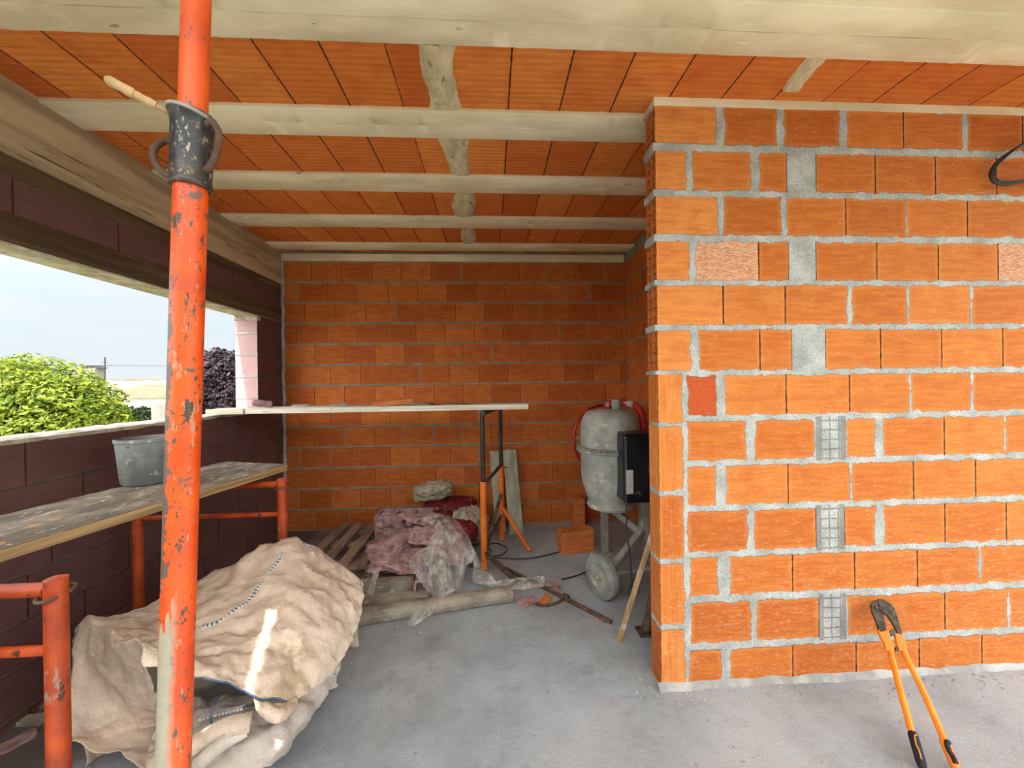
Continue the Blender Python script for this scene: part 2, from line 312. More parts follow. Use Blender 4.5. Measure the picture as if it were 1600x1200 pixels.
# prop paint: orange paint above, large bare grey scrape low on the tube
def prop_mat():
    g = G('scuffed_prop_paint', .4, 0, .5)
    c = g.mix(g.rng(g.noise(9, detail=3), .4, .6), rgb(226,88,22), rgb(206,70,16))
    c = g.mix(g.rng(g.noise(70, (1,1,.55), 5, .7), .585, .61), c, rgb(92,74,60))
    c = g.mix(g.rng(g.noise(32, (1,1,.6), 6, .7, off=(4,2,8)), .60, .62), c, rgb(70,60,52))
    c = g.mix(g.rng(g.noise(60, (1,1,.35), 4, .7, off=(1,9,3)), .60, .64), c, rgb(196,128,96))
    s = g.n('ShaderNodeSeparateXYZ'); g.l(g.co, s.inputs[0]); z = s.outputs[2]
    # scratched side (towards the left) between 1.0 and 1.75 m
    xx = g.math('ADD', s.outputs[0], g.math('MULTIPLY', z, -LEAN))
    left = g.rng(xx, .000, -.016)
    band = g.math('MULTIPLY', g.rng(z, 1.05, 1.2), g.rng(z, 1.75, 1.6))
    scr = g.rng(g.math('ADD', g.noise(22, (1,1,1.6), 6, .75), g.math('MULTIPLY', g.math('MULTIPLY', left, band), .21)), .60, .63)
    c = g.mix(scr, c, rgb(96,84,72))
    # grey bare patch at the foot of the tube
    zz = g.math('ADD', z, g.math('MULTIPLY', g.noise(30, (1,1,.18), 3, .6), .5))
    sidex = g.rng(g.math('ADD', xx, g.math('MULTIPLY', g.noise(20, (1,1,.5)), .02)), .026, .014)
    k = g.math('MULTIPLY', g.rng(zz, 1.37, 1.35), sidex)
    c = g.mix(k, c, g.mix(g.noise(60), rgb(172,168,146), rgb(140,134,114)))
    g.col(c); g.bump(g.noise(60, detail=5), .15, .002); return g.m
_pa, _pb = P(307, 0, .79), P(271, 1200, .79); LEAN = (_pa.x-_pb.x)/(_pa.z-_pb.z)
MT['prop'] = prop_mat()

# ------------------------------------------------------------------ mesh helpers
def basis(d, up=Vector((0,0,1))):
    d = d.normalized()
    if abs(d.dot(up)) > .98: up = Vector((0,1,0))
    x = d.cross(up).normalized(); y = x.cross(d); return x, y, d

class MB:
    def __init__(s): s.v = []; s.f = []; s.mi = []; s.cur = 0
    def quad(s, pts):
        b = len(s.v); s.v += [Vector(p) for p in pts]; s.f.append(tuple(range(b, b+len(pts)))); s.mi.append(s.cur)
    def box(s, c, size, rot=None, taper=1.0):
        R = rot or Matrix.Identity(3); b = len(s.v); c = Vector(c)
        for z in (-.5, .5):
            t = taper if z > 0 else 1
            for x, y in ((-.5,-.5), (.5,-.5), (.5,.5), (-.5,.5)):
                s.v.append(c + R @ Vector((x*size[0]*t, y*size[1]*t, z*size[2])))
        for q in ((0,3,2,1), (4,5,6,7), (0,1,5,4), (1,2,6,5), (2,3,7,6), (3,0,4,7)):
            s.f.append(tuple(b+i for i in q)); s.mi.append(s.cur)
    def bar(s, a, b, wx, wy, up=Vector((0,0,1))):
        a, b = Vector(a), Vector(b); x, y, d = basis(b-a, up)
        s.box((a+b)/2, (wx, wy, (b-a).length), Matrix((x, y, d)).transposed())
    def tube(s, pts, r, n=14, closed=False, cap=True):
        pts = [Vector(p) for p in pts]; L = len(pts); rr = r if isinstance(r, (list, tuple)) else [r]*L
        base = len(s.v); x = None
        for i, p in enumerate(pts):
            if closed: d = pts[(i+1) % L]-pts[i-1]
            else: d = pts[min(i+1, L-1)]-pts[max(i-1, 0)]
            d.normalize()
            if x is None: x = basis(d)[0]
            x = (x-d*x.dot(d)).normalized(); y = d.cross(x)
            for k in range(n):
                a = 2*PI*k/n; s.v.append(p + (x*math.cos(a)+y*math.sin(a))*rr[i])
        for i in range(L if closed else L-1):
            j = (i+1) % L
            for k in range(n):
                k2 = (k+1) % n
                s.f.append((base+i*n+k, base+i*n+k2, base+j*n+k2, base+j*n+k)); s.mi.append(s.cur)
        if cap and not closed:
            s.f.append(tuple(base+k for k in reversed(range(n)))); s.mi.append(s.cur)
            s.f.append(tuple(base+(L-1)*n+k for k in range(n))); s.mi.append(s.cur)
    def lathe(s, prof, n=48, org=(0,0,0), axis=None):
        R = Matrix.Identity(3) if axis is None else Vector(axis).to_track_quat('Z', 'Y').to_matrix()
        base = len(s.v); org = Vector(org)
        for r, z in prof:
            for k in range(n):
                a = 2*PI*k/n; s.v.append(org + R @ Vector((r*math.cos(a), r*math.sin(a), z)))
        for i in range(len(prof)-1):
            for k in range(n):
                k2 = (k+1) % n
                s.f.append((base+i*n+k, base+i*n+k2, base+(i+1)*n+k2, base+(i+1)*n+k)); s.mi.append(s.cur)
    def prism(s, poly, thick, org, ux, uy):
        ux, uy = Vector(ux), Vector(uy); nn = ux.cross(uy).normalized(); org = Vector(org)
        b = len(s.v); n = len(poly)
        for t in (-.5, .5):
            for p in poly: s.v.append(org + ux*p[0]+uy*p[1]+nn*thick*t)
        s.f.append(tuple(b+i for i in reversed(range(n)))); s.f.append(tuple(b+n+i for i in range(n))); s.mi += [s.cur]*2
        for i in range(n):
            j = (i+1) % n; s.f.append((b+i, b+j, b+n+j, b+n+i)); s.mi.append(s.cur)
    def grid(s, rows, closed=False):
        b = len(s.v); n = len(rows[0])
        for r in rows: s.v += [Vector(p) for p in r]
        for i in range(len(rows)-1):
            for j in range(n-1):
                s.f.append((b+i*n+j, b+i*n+j+1, b+(i+1)*n+j+1, b+(i+1)*n+j)); s.mi.append(s.cur)
    def build(s, name, mats, parent=None, smooth=False, bevel=0, org=None, solid=0, subsurf=0):
        me = bpy.data.meshes.new(name)
        inv = Vector((0,0,0)); pm = None
        if org is not None: inv = Vector(org)
        elif parent is not None: inv = wl(parent)
        me.from_pydata([v-inv for v in s.v], [], s.f)
        mats = mats if isinstance(mats, (list, tuple)) else [mats]
        for m in mats: me.materials.append(MT[m] if isinstance(m, str) else m)
        me.polygons.foreach_set('material_index', s.mi)
        bm = bmesh.new(); bm.from_mesh(me); bmesh.ops.recalc_face_normals(bm, faces=bm.faces); bm.to_mesh(me); bm.free()
        if smooth:
            me.polygons.foreach_set('use_smooth', [True]*len(me.polygons))
            me.set_sharp_from_angle(angle=math.radians(40))
        me.update()
        o = bpy.data.objects.new(name, me); C.objects.link(o)
        if parent is not None: o.parent = parent; o.location = inv - wl(parent)
        else: o.location = inv
        if bevel:
            md = o.modifiers.new('bevel', 'BEVEL'); md.width = bevel; md.segments = 2; md.limit_method = 'ANGLE'; md.angle_limit = math.radians(40)
        if solid:
            md = o.modifiers.new('solid', 'SOLIDIFY'); md.thickness = solid; md.offset = 0
        return o

def wl(o):                                  # world location without needing a depsgraph update
    p = Vector(o.location)
    while o.parent: o = o.parent; p += o.location
    return p
def tag(o, label=None, cat=None, group=None, kind=None):
    if label: o['label'] = label
    if cat: o['category'] = cat
    if group: o['group'] = group
    if kind: o['kind'] = kind
    return o
def thing(name, label, cat, loc, group=None):
    o = bpy.data.objects.new(name, None); C.objects.link(o); o.location = loc; o.empty_display_size = .1
    return tag(o, label, cat, group)
def struct(o, label=None): o['kind'] = 'structure'; 
def copy_tree(o, parent=None):
    c = o.copy(); C.objects.link(c); c.parent = parent
    for ch in [x for x in bpy.data.objects if x.parent == o]: copy_tree(ch, c)
    return c
def rz(a): return Matrix.Rotation(a, 3, 'Z')
def eul(x, y, z): return Matrix.Rotation(z, 3, 'Z') @ Matrix.Rotation(y, 3, 'Y') @ Matrix.Rotation(x, 3, 'X')
def cat(p, k=8):                            # Catmull-Rom through points
    p = [Vector(q) for q in p]; o = []
    for i in range(len(p)-1):
        a = p[max(i-1,0)]; b = p[i]; c = p[i+1]; d = p[min(i+2, len(p)-1)]
        for j in range(k):
            t = j/k
            o.append(.5*((2*b)+(c-a)*t+(2*a-5*b+4*c-d)*t*t+(3*b-a-3*c+d)*t**3))
    o.append(p[-1]); return o
def sheet(ctrl, k=10):                      # smooth dense grid through control rows
    R = [cat(r, k) for r in ctrl]; cols = [cat([R[i][j] for i in range(len(R))], k) for j in range(len(R[0]))]
    return [[cols[j][i] for j in range(len(cols))] for i in range(len(cols[0]))]
def wrinkle(g, amp, sc=5, ridge=.5, seed=0, stretch=(1,1,1)):
    n, m = len(g), len(g[0]); out = []
    for i in range(n):
        row = []
        for j in range(m):
            a = g[min(i+1,n-1)][j]-g[max(i-1,0)][j]; b = g[i][min(j+1,m-1)]-g[i][max(j-1,0)]
            nn = a.cross(b)
            if nn.length < 1e-9: nn = Vector((0,0,1))
            nn.normalize(); p = g[i][j]
            q = Vector((p.x*stretch[0], p.y*stretch[1], p.z*stretch[2]))*sc + Vector((seed*3.7, seed, 0))
            h = noise.noise(q)*(1-ridge) + ridge*(1-2*abs(noise.noise(q*1.3+Vector((5,1,2))))) 
            h += .4*noise.noise(q*2.7)+.2*(1-2*abs(noise.noise(q*3.9)))
            row.append(p+nn*h*amp)
        out.append(row)
    return out

# ------------------------------------------------------------------ walls made of cells
RND = random.Random(5)
def cells(name, rows, org, ux, uy, material, extra=None, extra_mat='mortar'):
    """rows: (v0, v1, [(u0,u1,jl,jr,kind)], jb, jt)"""
    org, ux, uy = Vector(org), Vector(ux), Vector(uy)
    V, Fc, UV, S, J, Rn = [], [], [], [], [], []
    for v0, v1, cl, jb, jt in rows:
        for u0, u1, jl, jr, k, *rv in cl:
            b = len(V); W, H = u1-u0, v1-v0
            for (a, c) in ((0,0), (W,0), (W,H), (0,H)):
                V.append(org+ux*(u0+a)+uy*(v0+c)); UV.append((a, c))
            Fc.append((b, b+1, b+2, b+3)); S.append((W, H, k)); J.append((jl, jr, jb, jt)); Rn.append(rv[0] if rv else RND.random())
    nb = len(Fc); mi = [0]*nb
    if extra:
        for q in extra.f:
            Fc.append(tuple(i+len(V) for i in q)); UV += [(0,0)]*len(q); S.append((1,1,1)); J.append((0,0,0,0)); Rn.append(.5); mi.append(1)
        V += extra.v
    me = bpy.data.meshes.new(name); me.from_pydata(V, [], Fc)
    me.materials.append(MT[material]); me.materials.append(MT[extra_mat])
    me.polygons.foreach_set('material_index', mi)
    uvl = me.uv_layers.new(name='cell'); flat = []
    for a in UV: flat += a
    uvl.data.foreach_set('uv', flat)
    at = me.attributes.new('size', 'FLOAT_VECTOR', 'FACE'); at.data.foreach_set('vector', [x for s in S for x in s])
    at = me.attributes.new('joint', 'FLOAT_COLOR', 'FACE'); at.data.foreach_set('color', [x for s in J for x in s])
    at = me.attributes.new('rnd', 'FLOAT', 'FACE'); at.data.foreach_set('value', Rn)
    me.update(); o = bpy.data.objects.new(name, me); C.objects.link(o); return o

DRY, WET = .0030, .006
XL, YB, XR = -2.14, 4.13, 1.47            # left wall face, back wall face, recess right wall face
YN = 1.86                                   # near wall face
ZC = 2.90                                   # ceiling tiles
ZP = 1.285; ZL = 2.17; ZL2 = 2.30; ZL3 = 2.47; ZB = 2.56   # parapet top, lintel bottom, bands, beam bottom
XO = XL-.20

# back wall -------------------------------------------------------------
pit = .3076; CH = 2.80/13
first = [.298,.163,.235,.144,.32,.163,.32,.16,.31,.16,.315,.16,.32]
rows = []
for i in range(13):                         # from the top course down
    v1 = 2.80-i*CH; v0 = v1-CH; u = 0; cl = []
    W = XR-XL; x = 0; nxt = first[i]
    while x < W-1e-4:
        e = min(W, nxt+RND.uniform(-.006, .006))
        if W-e < .03: e = W
        wet = RND.random() < .22
        cl.append([x, e, cl[-1][3] if cl else .004, (WET*.8 if wet else DRY*.8), 0]); x = e; nxt = x+pit
    rows.append((v0, v1, cl, .008, .010))
bb = MB(); ragbeam(bb, XL, XR, YB-.012, YB+.02, 2.802, 2.875, .005, seed=6) if 0 else bb.box(((XL+XR)/2, YB-.004, 2.838), (XR-XL-.01, .014, .074)); struct(bb.build('trim_10', 'concrete', bevel=.004))
rows.append((2.80, 2.88, [(0, XR-XL, 0, 0, 1)], 0, 0))
ex = MB(); ex.box(((XL+XR)/2, YB+.1, 1.44), (XR-XL+.6, .19, 2.9))
struct(cells('wall_back', rows, (XL, YB, 0), (1,0,0), (0,0,1), 'brick_back', ex))
# grey mortar fillet in the left corner of the back wall
f = MB(); pts = [Vector((XL+.012+.012*noise.noise(Vector((0,0,z*9))), YB-.006, z)) for z in [i*.03 for i in range(94)]]
f.tube(pts, [.016+.008*noise.noise(Vector((3,0,p.z*14))) for p in pts], 8)
struct(f.build('trim_1', 'mortar', smooth=True))

# recess right wall --------------------------------------------------------
rows = []
for i in range(13):
    v1 = 2.80-i*CH; v0 = v1-CH; x = 0; nxt = (.31, .15)[i % 2]; cl = []
    while x < 2.12:
        e = min(2.13, nxt); cl.append([x, e, .005, .005, 0]); x = e; nxt = x+pit
    rows.append((v0, v1, cl, .007, .008))
rows.append((2.80, 2.9, [(0, 2.13, 0, 0, 1)], 0, 0))
ex = MB(); ex.box((XR+.07, 3.07, 1.45), (.13, 2.14, 2.9))
struct(cells('wall_recess_right', rows, (XR, 2.0, 0), (0,1,0), (0,0,1), 'brick_back', ex))

# near wall (right) ----------------------------------------------------------
XE = P(1028, 600, YN).x                     # its free end
NR = [  # y top, y bottom (at x=1150), bricks
 (168,226,[(1025,1118,0),(1132,1213,0),(1225,1311,0),(1324,1410,0),(1413,1503,0),(1513,1597,0)]),
 (238,298,[(1027,1071,0),(1082,1173,0),(1187,1229,0),(1230,1274,1),(1275,1366,0),(1369,1460,0),(1463,1556,0),(1558,1650,0)]),
 (308,367,[(1027,1121,0),(1131,1220,0),(1229,1320,0),(1323,1414,0),(1418,1510,0),(1513,1605,0)]),
 (378,438,[(1028,1077,0),(1088,1184,3),(1187,1232,0),(1233,1274,1),(1275,1369,0),(1371,1465,0),(1467,1558,0),(1561,1650,3)]),
 (446,507,[(1029,1129,0),(1131,1225,0),(1229,1323,0),(1332,1417,0),(1421,1515,0),(1520,1612,0)]),
 (516,578,[(1029,1078,0),(1092,1186,0),(1189,1237,0),(1238,1289,1),(1290,1375,0),(1377,1470,0),(1473,1566,0),(1568,1660,0)]),
 (587,648,[(1075,1118,4),(1133,1227,0),(1230,1326,0),(1329,1420,0),(1424,1517,0),(1521,1615,0)]),
 (658,718,[(1075,1165,0),(1180,1272,0),(1277,1320,2),(1324,1367,0),(1381,1474,0),(1477,1568,0),(1572,1665,0)]),
 (728,788,[(1075,1118,0),(1135,1230,0),(1233,1328,0),(1332,1426,0),(1429,1523,0),(1526,1620,0)]),
 (798,860,[(1075,1168,0),(1179,1274,0),(1277,1318,2),(1321,1367,0),(1382,1475,0),(1478,1571,0),(1574,1665,0)]),
 (870,928,[(1079,1121,0),(1141,1238,0),(1239,1334,0),(1337,1432,0),(1435,1529,0),(1533,1625,0)]),
 (940,1002,[(1080,1173,0),(1183,1279,0),(1281,1320,2),(1325,1475,0),(1478,1574,0),(1578,1670,0)]),
 (1013,1070,[(1078,1127,0),(1141,1238,0),(1240,1337,0),(1339,1435,0),(1438,1533,0),(1536,1630,0)])]
XS = P(1070, 800, YN).x                     # seam beside the bricks on end
XEND = 3.6
zt = [P(1150, r[0], YN).z for r in NR]; zb = [P(1150, r[1], YN).z for r in NR]
rows = []
for i, (y0, y1, br) in enumerate(NR):
    top = (zt[0]+.004) if i == 0 else (zt[i]+zb[i-1])/2
    bot = 0.0 if i == 12 else (zb[i]+zt[i+1])/2
    lo = XE if i < 6 else XS
    xs = [(P(a, (y0+y1)/2, YN).x, P(b, (y0+y1)/2, YN).x, k) for a, b, k in br]
    while xs[-1][1] < XEND-.1: a = xs[-1][1]+.006; xs.append((a, min(a+.297, XEND), 0))
    cl = []
    for j, (a, b, k) in enumerate(xs):
        if j and a-xs[j-1][1] < .0135: mid_ = (a+xs[j-1][1])/2; a = mid_+.0030
        if j < len(xs)-1 and xs[j+1][0]-b < .0135: b = (b+xs[j+1][0])/2-.0030
        left = lo if j == 0 else (a-.0030 if a-xs[j-1][1] < .0135 else (a+xs[j-1][1])/2)
        right = XEND if j == len(xs)-1 else (b+.0030 if xs[j+1][0]-b < .0135 else (b+xs[j+1][0])/2)
        jl = max(a-left, .0014); jr = max(right-b, .0014)
        if j == 0 and i < 6: jl = .0005
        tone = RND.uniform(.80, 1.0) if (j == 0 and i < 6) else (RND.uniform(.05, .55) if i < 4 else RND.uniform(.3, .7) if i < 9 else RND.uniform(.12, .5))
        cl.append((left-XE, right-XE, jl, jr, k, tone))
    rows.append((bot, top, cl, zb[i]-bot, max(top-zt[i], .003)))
VB = [(585,660),(667,766),(775,873),(881,976),(984,1083)]     # bricks on end
zz = [(P(1050, a, YN).z, P(1050, b, YN).z) for a, b in VB]
for i, (t, b) in enumerate(zz):
    top = rows[5][0] if i == 0 else (t+zz[i-1][1])/2
    bot = 0.0 if i == 4 else (b+zz[i+1][0])/2
    rows.append((bot, top, [(0, XS-XE, .0008, .008, 5)], b-bot, top-t))
ex = MB(); TH = .115
# side / end face of the lower part is brick too: own cells object below; here the core of the wall
ex.box(((XE+.03+XEND)/2, YN+TH/2+.001, ZC/2), (XEND-XE-.03, TH-.002, ZC))
zbr = zt[0]+.004
ex2 = MB()
def ragbeam(mb, x0, x1, y0, y1, z0, z1, amp, step=.04, seed=0):      # a poured band with uneven lower edge
    n = int((x1-x0)/step)+1; R = [[], [], [], []]
    for i in range(n+1):
        x = x0+(x1-x0)*i/n; q = Vector((x*7, seed, 0))
        a = noise.noise(q)*amp; b = noise.noise(q*2.3+Vector((0,4,0)))*amp
        R[0].append((x, y1, z1)); R[1].append((x, y0+b*.4, z1)); R[2].append((x, y0+b*.5, z0+a)); R[3].append((x, y1, z0+a))
    mb.grid(R)
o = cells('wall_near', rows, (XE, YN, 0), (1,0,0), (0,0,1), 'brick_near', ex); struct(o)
bb = MB(); ragbeam(bb, XE-.004, XEND, YN-.004, YN+TH, zbr-.004, ZC+.005, .006, seed=3)
bb.quad([(XE-.004, YN-.004, zbr-.004), (XE-.004, YN-.004, ZC), (XE-.004, YN+TH, ZC), (XE-.004, YN+TH, zbr)])
struct(bb.build('trim_2', 'concrete', smooth=False))
# end face of the wall: open hollow brick ends above, brick sides below
eb = MB(); eb.cur = 0
for i in range(6):
    z0, z1 = zb[i], zt[i]; H = z1-z0; t = .007
    y0, y1 = YN+.001, YN+TH
    nc, nr = 2, 4
    for c in range(nc+1):
        y = y0+t/2+(y1-y0-t)*c/nc; eb.box((XE+.045, y, (z0+z1)/2), (.09, t, H))
    for r in range(nr+1):
        z = z0+t/2+(H-t)*r/nr; eb.box((XE+.045, (y0+y1)/2, z), (.09, y1-y0, t))
eb.cur = 1
for i in range(7):
    top = zbr if i == 0 else zb[i-1]; bot = zt[i] if i < 6 else zz[0][0]
    if i == 0: bot = zt[0]-.002
    for k in range(5):
        eb.box((XE+.05+noise.noise(Vector((i*3,k,0)))*.006-.006, YN+TH*(k+.5)/5, (top+bot)/2), (.11, TH/5+.002, top-bot+.004*noise.noise(Vector((k*2.3,i,4)))))
eb.build('wall_near_brick_end', ['brick_loose', 'mortar'], bevel=0); struct(bpy.data.objects['wall_near_brick_end'])
rows = []
for i, (t, b) in enumerate(zz):
    top = rows[-1][0] if rows else zz[0][0]+.004
    bot = 0.0 if i == 4 else (b+zz[i+1][0])/2
    rows.append((bot, top, [(0, TH, .0008, .0008, 5)], b-bot, top-t))
struct(cells('wall_near_end', rows, (XE, YN+TH, 0), (0,-1,0), (0,0,1), 'brick_near'))
# mortar fillet along the foot of the near wall
f = MB(); R = [[], [], []]
for i in range(140):
    x = XE-.02+(XEND-XE+.02)*i/139; q = Vector((x*9, 2, 0)); h = .022+.014*noise.noise(q); d = .022+.016*noise.noise(q*1.7)
    R[0].append((x, YN, h)); R[1].append((x, YN-d*.5, h*.6)); R[2].append((x, YN-d-.004, .0))
f.grid(R); f.build('baseboard_near', 'mortar', smooth=True); struct(bpy.data.objects['baseboard_near'])

# left wall: parapet, lintel, pillar -------------------------------------------
def pinkrows(y0, y1, zs, offs, blen=.5, wet=.005):
    rows = []
    for i, (v0, v1) in enumerate(zs):
        x = 0; cl = []; nxt = offs[i % len(offs)]; W = y1-y0
        while x < W-1e-4:
            e = min(W, nxt); 
            if W-e < .04: e = W
            cl.append((x, e, WET*.5 if RND.random()<.5 else DRY, WET*.5 if RND.random()<.5 else DRY, 0)); x = e; nxt = x+blen
        rows.append((v0, v1, cl, wet, wet))
    return rows
YF = -1.0                                   # left wall runs on behind the camera
YPIL = 3.70
zs = []; z = ZP-.012; k = 0
while z > .02: zs.append((max(0, z-.205), z)); z -= .205
yj = PX(40, 720, XL).y - YF
ex = MB(); ex.box(((XL+XO)/2-.001, (YF+YB)/2, (ZP-.012)/2), (XL-XO-.004, YB-YF, ZP-.014))
# left wall faces +X; u runs along -Y to keep the normal inward is not needed
struct(cells('wall_left', pinkrows(YF, YB, zs, [yj % .5, (yj+.25) % .5, (yj+.1) % .5]), (XL, YF, 0), (0,1,0), (0,0,1), 'block_pink_shaded', ex, 'block_lit'))
cap = MB(); n = 170; R = [[] for _ in range(8)]
for i in range(n+1):
    y = YF+(YB-YF)*i/n; q = Vector((0, y*8, 3)); a = noise.noise(q); b = noise.noise(q*2.6)
    R[0].append((XL+.002+.006*b, y, ZP-.022+.008*a)); R[1].append((XL+.004+.006*a, y, ZP-.002+.006*b))
    R[2].append((XL-.05, y, ZP+.004+.008*noise.noise(q*1.9+Vector((0,0,5))))); R[3].append((XL-.10, y, ZP+.008*noise.noise(q*2.1)))
    R[4].append((XL-.15, y, ZP+.004+.010*noise.noise(q*1.6+Vector((0,0,9))))); R[5].append((XO-.004, y, ZP+.006*a)); R[6].append((XO-.006, y, ZP-.03))
    R[7].append((XO, y, ZP-.03))
cap.grid(R); cap.build('window_sill', 'sill', smooth=True); tag(bpy.data.objects['window_sill'], kind='structure')
bpy.data.objects['window_sill'].name = 'trim_3'
# lintel
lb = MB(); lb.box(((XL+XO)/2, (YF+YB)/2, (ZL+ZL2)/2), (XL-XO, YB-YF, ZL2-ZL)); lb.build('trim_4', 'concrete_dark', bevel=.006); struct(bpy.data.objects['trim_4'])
# pale formed soffit under the lintel
lb = MB(); R = [[], [], []]
for i in range(120):
    y = YF+(YPIL-YF)*i/119; q = Vector((1, y*10, 0))
    R[0].append((XL-.003, y, ZL-.003)); R[1].append((XL-.006+.01*noise.noise(q), y, ZL-.012)); R[2].append((XO+.002, y, ZL-.010))
lb.grid(R); struct(lb.build('trim_5', 'sill'))
pk = pinkrows(YF, YB-.07, [(ZL2, ZL3)], [.38])
ex = MB(); ex.box(((XL+XO)/2-.008, (YF+YB)/2, (ZL2+ZL3)/2), (XL-XO-.018, YB-YF, ZL3-ZL2-.002))
struct(cells('wall_left_upper', pk, (XL-.008, YF, 0), (0,1,0), (0,0,1), 'block_pink_shaded', ex, 'concrete_dark'))
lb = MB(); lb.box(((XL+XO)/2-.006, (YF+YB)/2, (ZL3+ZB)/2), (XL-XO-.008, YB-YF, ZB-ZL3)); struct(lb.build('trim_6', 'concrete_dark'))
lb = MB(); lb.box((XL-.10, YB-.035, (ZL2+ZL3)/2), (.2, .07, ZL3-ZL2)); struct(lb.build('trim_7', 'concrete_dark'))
# upper ring beam
lb = MB(); n = 90; R = [[] for _ in range(5)]
for i in range(n+1):
    y = YF+(YB-YF)*i/n; q = Vector((2, y*3, 0)); a = noise.noise(q)
    R[0].append((XO, y, ZB)); R[1].append((XL+.006, y, ZB+.004*a)); R[2].append((XL+.014+.005*a, y, ZB+.03)); R[3].append((XL+.010+.006*noise.noise(q*2), y, ZB+.2)); R[4].append((XL+.004, y, ZC+.01))
lb.grid(R); struct(lb.build('trim_8', 'concrete_warm', smooth=True))
# pillar at the end of the opening
z = ZP; zs = [(1.285, 1.40), (1.40, 1.60), (1.60, 1.80), (1.80, 2.0), (2.0, 2.165)]
rows = [(a, b, [(0, .2, .001, .001, 0)], .010, .010) for a, b in zs]
ex = MB(); ex.box(((XL+XO)/2, (YPIL+YB)/2+.001, (ZP+ZL)/2), (XL-XO-.002, YB-YPIL-.002, ZL-ZP))
struct(cells('wall_pillar_front', rows, (XO, YPIL, 0), (1,0,0), (0,0,1), 'block_lit', ex, 'sill'))
rows = [(a, b, [(0, YB-YPIL, .001, .001, 0)], .006, .006) for a, b in zs]
struct(cells('wall_pillar_side', rows, (XL+.001, YPIL, 0), (0,1,0), (0,0,1), 'block_pink_shaded'))
f = MB()                                     # mortar lumps on the pillar head
f.box((XL-.10, YPIL+.02, ZL-.03), (.215, .06, .05)); struct(f.build('trim_9', 'sill', bevel=.012))

# ceiling -------------------------------------------------------------------------
HJ = 1.37
def JY(y): return F*HJ/(600-y)
J = [(1.36, 1.590), (1.973, 2.193), (2.592, 2.812), (3.225, 3.452), (3.852, 4.035)]
rowsY = [(1.590, 1.973, .0), (2.193, 2.592, 1), (2.812, 3.225, 2), (3.452, 3.852, 3), (4.035, 4.13, 4)]
tj = [P(797, 130, 1.78).x, P(790, 250, 2.4).x, P(786, 325, 3.0).x, P(782, 372, 3.65).x, P(782, 395, 4.1).x]
for i, (a, b, q) in enumerate(rowsY):
    x0, x1 = XL, (XEND if i == 0 else XR); cl = []
    if i == 0: b = 1.98
    x = tj[i]
    while x > x0: x -= .262
    first_ = x+.262; x = x0; nxt = first_
    while x < x1-1e-4:
        e = min(x1, nxt); cl.append((x, e, DRY, DRY if RND.random()<.85 else .0005, 0)); x = e; nxt = x+.262
    o = cells('ceiling_tile_row', [(a-.01, b+.01, cl, .0001, .0001)], (0, 0, ZC+RND.uniform(-.002,.002)), (1,0,0), (0,1,0), 'tile_ceiling'); struct(o)
    o.name = 'ceiling.%03d' % i
for i, (a, b) in enumerate(J):
    x1 = XEND if i <= 1 else XR
    if i == 1: x1 = XR+.2
    jb = MB(); zl = ZC-.018; n = int((x1-XL)/.03)
    mid = (a+b)/2; R = [[] for _ in range(9)]
    for k in range(n+1):
        x = XL+(x1-XL)*k/n; e1 = .004*noise.noise(Vector((x*16, i*9, 0)))+.003*noise.noise(Vector((x*45, i*9, 0))); e2 = .004*noise.noise(Vector((x*16, i*9, 7)))+.003*noise.noise(Vector((x*45, i*9, 5)))
        g_ = .012*max(0, noise.noise(Vector((x*3.3, i*5, 2)))+.30)+.002*max(0, noise.noise(Vector((x*30, i*5, 2))))
        hh = .0015*noise.noise(Vector((x*8, 1, i)))
        R[0].append((x, a+e1, ZC+.01)); R[1].append((x, a+e1, zl+.004)); R[2].append((x, a+.006, zl+hh)); wv = .004*noise.noise(Vector((x*5, i, 8))); R[3].append((x, mid-.003+wv, zl+hh)); R[4].append((x, mid+wv, zl+hh+g_*2.2))
        R[5].append((x, mid+.003+wv, zl-hh)); R[6].append((x, b-.006, zl-hh)); R[7].append((x, b+e2, zl+.004)); R[8].append((x, b+e2, ZC+.01))
    jb.grid(R); o = jb.build('ceiling_joist', 'concrete', smooth=True); struct(o); o.name = 'ceiling_joist' if i == 0 else 'ceiling_joist.%03d' % i
# poured concrete between the tiles
def patch(pts, z, seed, nm):
    m = MB(); L, Rr = pts; n = 40
    l = cat([Vector((*p, 0)) for p in L], 10); r = cat([Vector((*p, 0)) for p in Rr], 10); n = min(len(l), len(r))
    rows = []
    for i in range(n):
        row = []
        for k in range(9):
            t = k/8; p = l[i].lerp(r[i], t); e = (1-abs(2*t-1)**6)
            p.x += .006*noise.noise(Vector((p.y*40, k*.2, seed)))
            row.append((p.x, p.y, z-.012*e-.004*noise.noise(p*30)))
        rows.append(row)
    m.grid(rows); struct(m.build(nm, 'patch', smooth=True))
def cp(px, py): q = PZ(px, py, ZC); return (q.x, q.y)
patch(([cp(654,66), cp(658,110), cp(668,140), cp(672,160), cp(663,192)], [cp(712,66), cp(708,100), cp(712,130), cp(718,160), cp(728,192)]), ZC, 1, 'ceiling_joint')
patch(([cp(682,212), cp(694,240), cp(702,262), cp(708,290)], [cp(733,212), cp(731,240), cp(733,262), cp(736,290)]), ZC, 2, 'ceiling_joint.001')
patch(([cp(712,299), cp(705,318), cp(708,330), cp(716,350)], [cp(740,299), cp(744,318), cp(740,332), cp(738,350)]), ZC, 3, 'ceiling_joint.002')
patch(([cp(721,355), cp(720,368), cp(722,376), cp(726,386)], [cp(739,355), cp(744,368), cp(743,376), cp(741,386)]), ZC, 4, 'ceiling_joint.003')
patch(([cp(1274,74), cp(1248,104), cp(1234,122), cp(1222,140)], [cp(1312,74), cp(1280,104), cp(1264,122), cp(1250,140)]), ZC, 5, 'ceiling_joint.004')
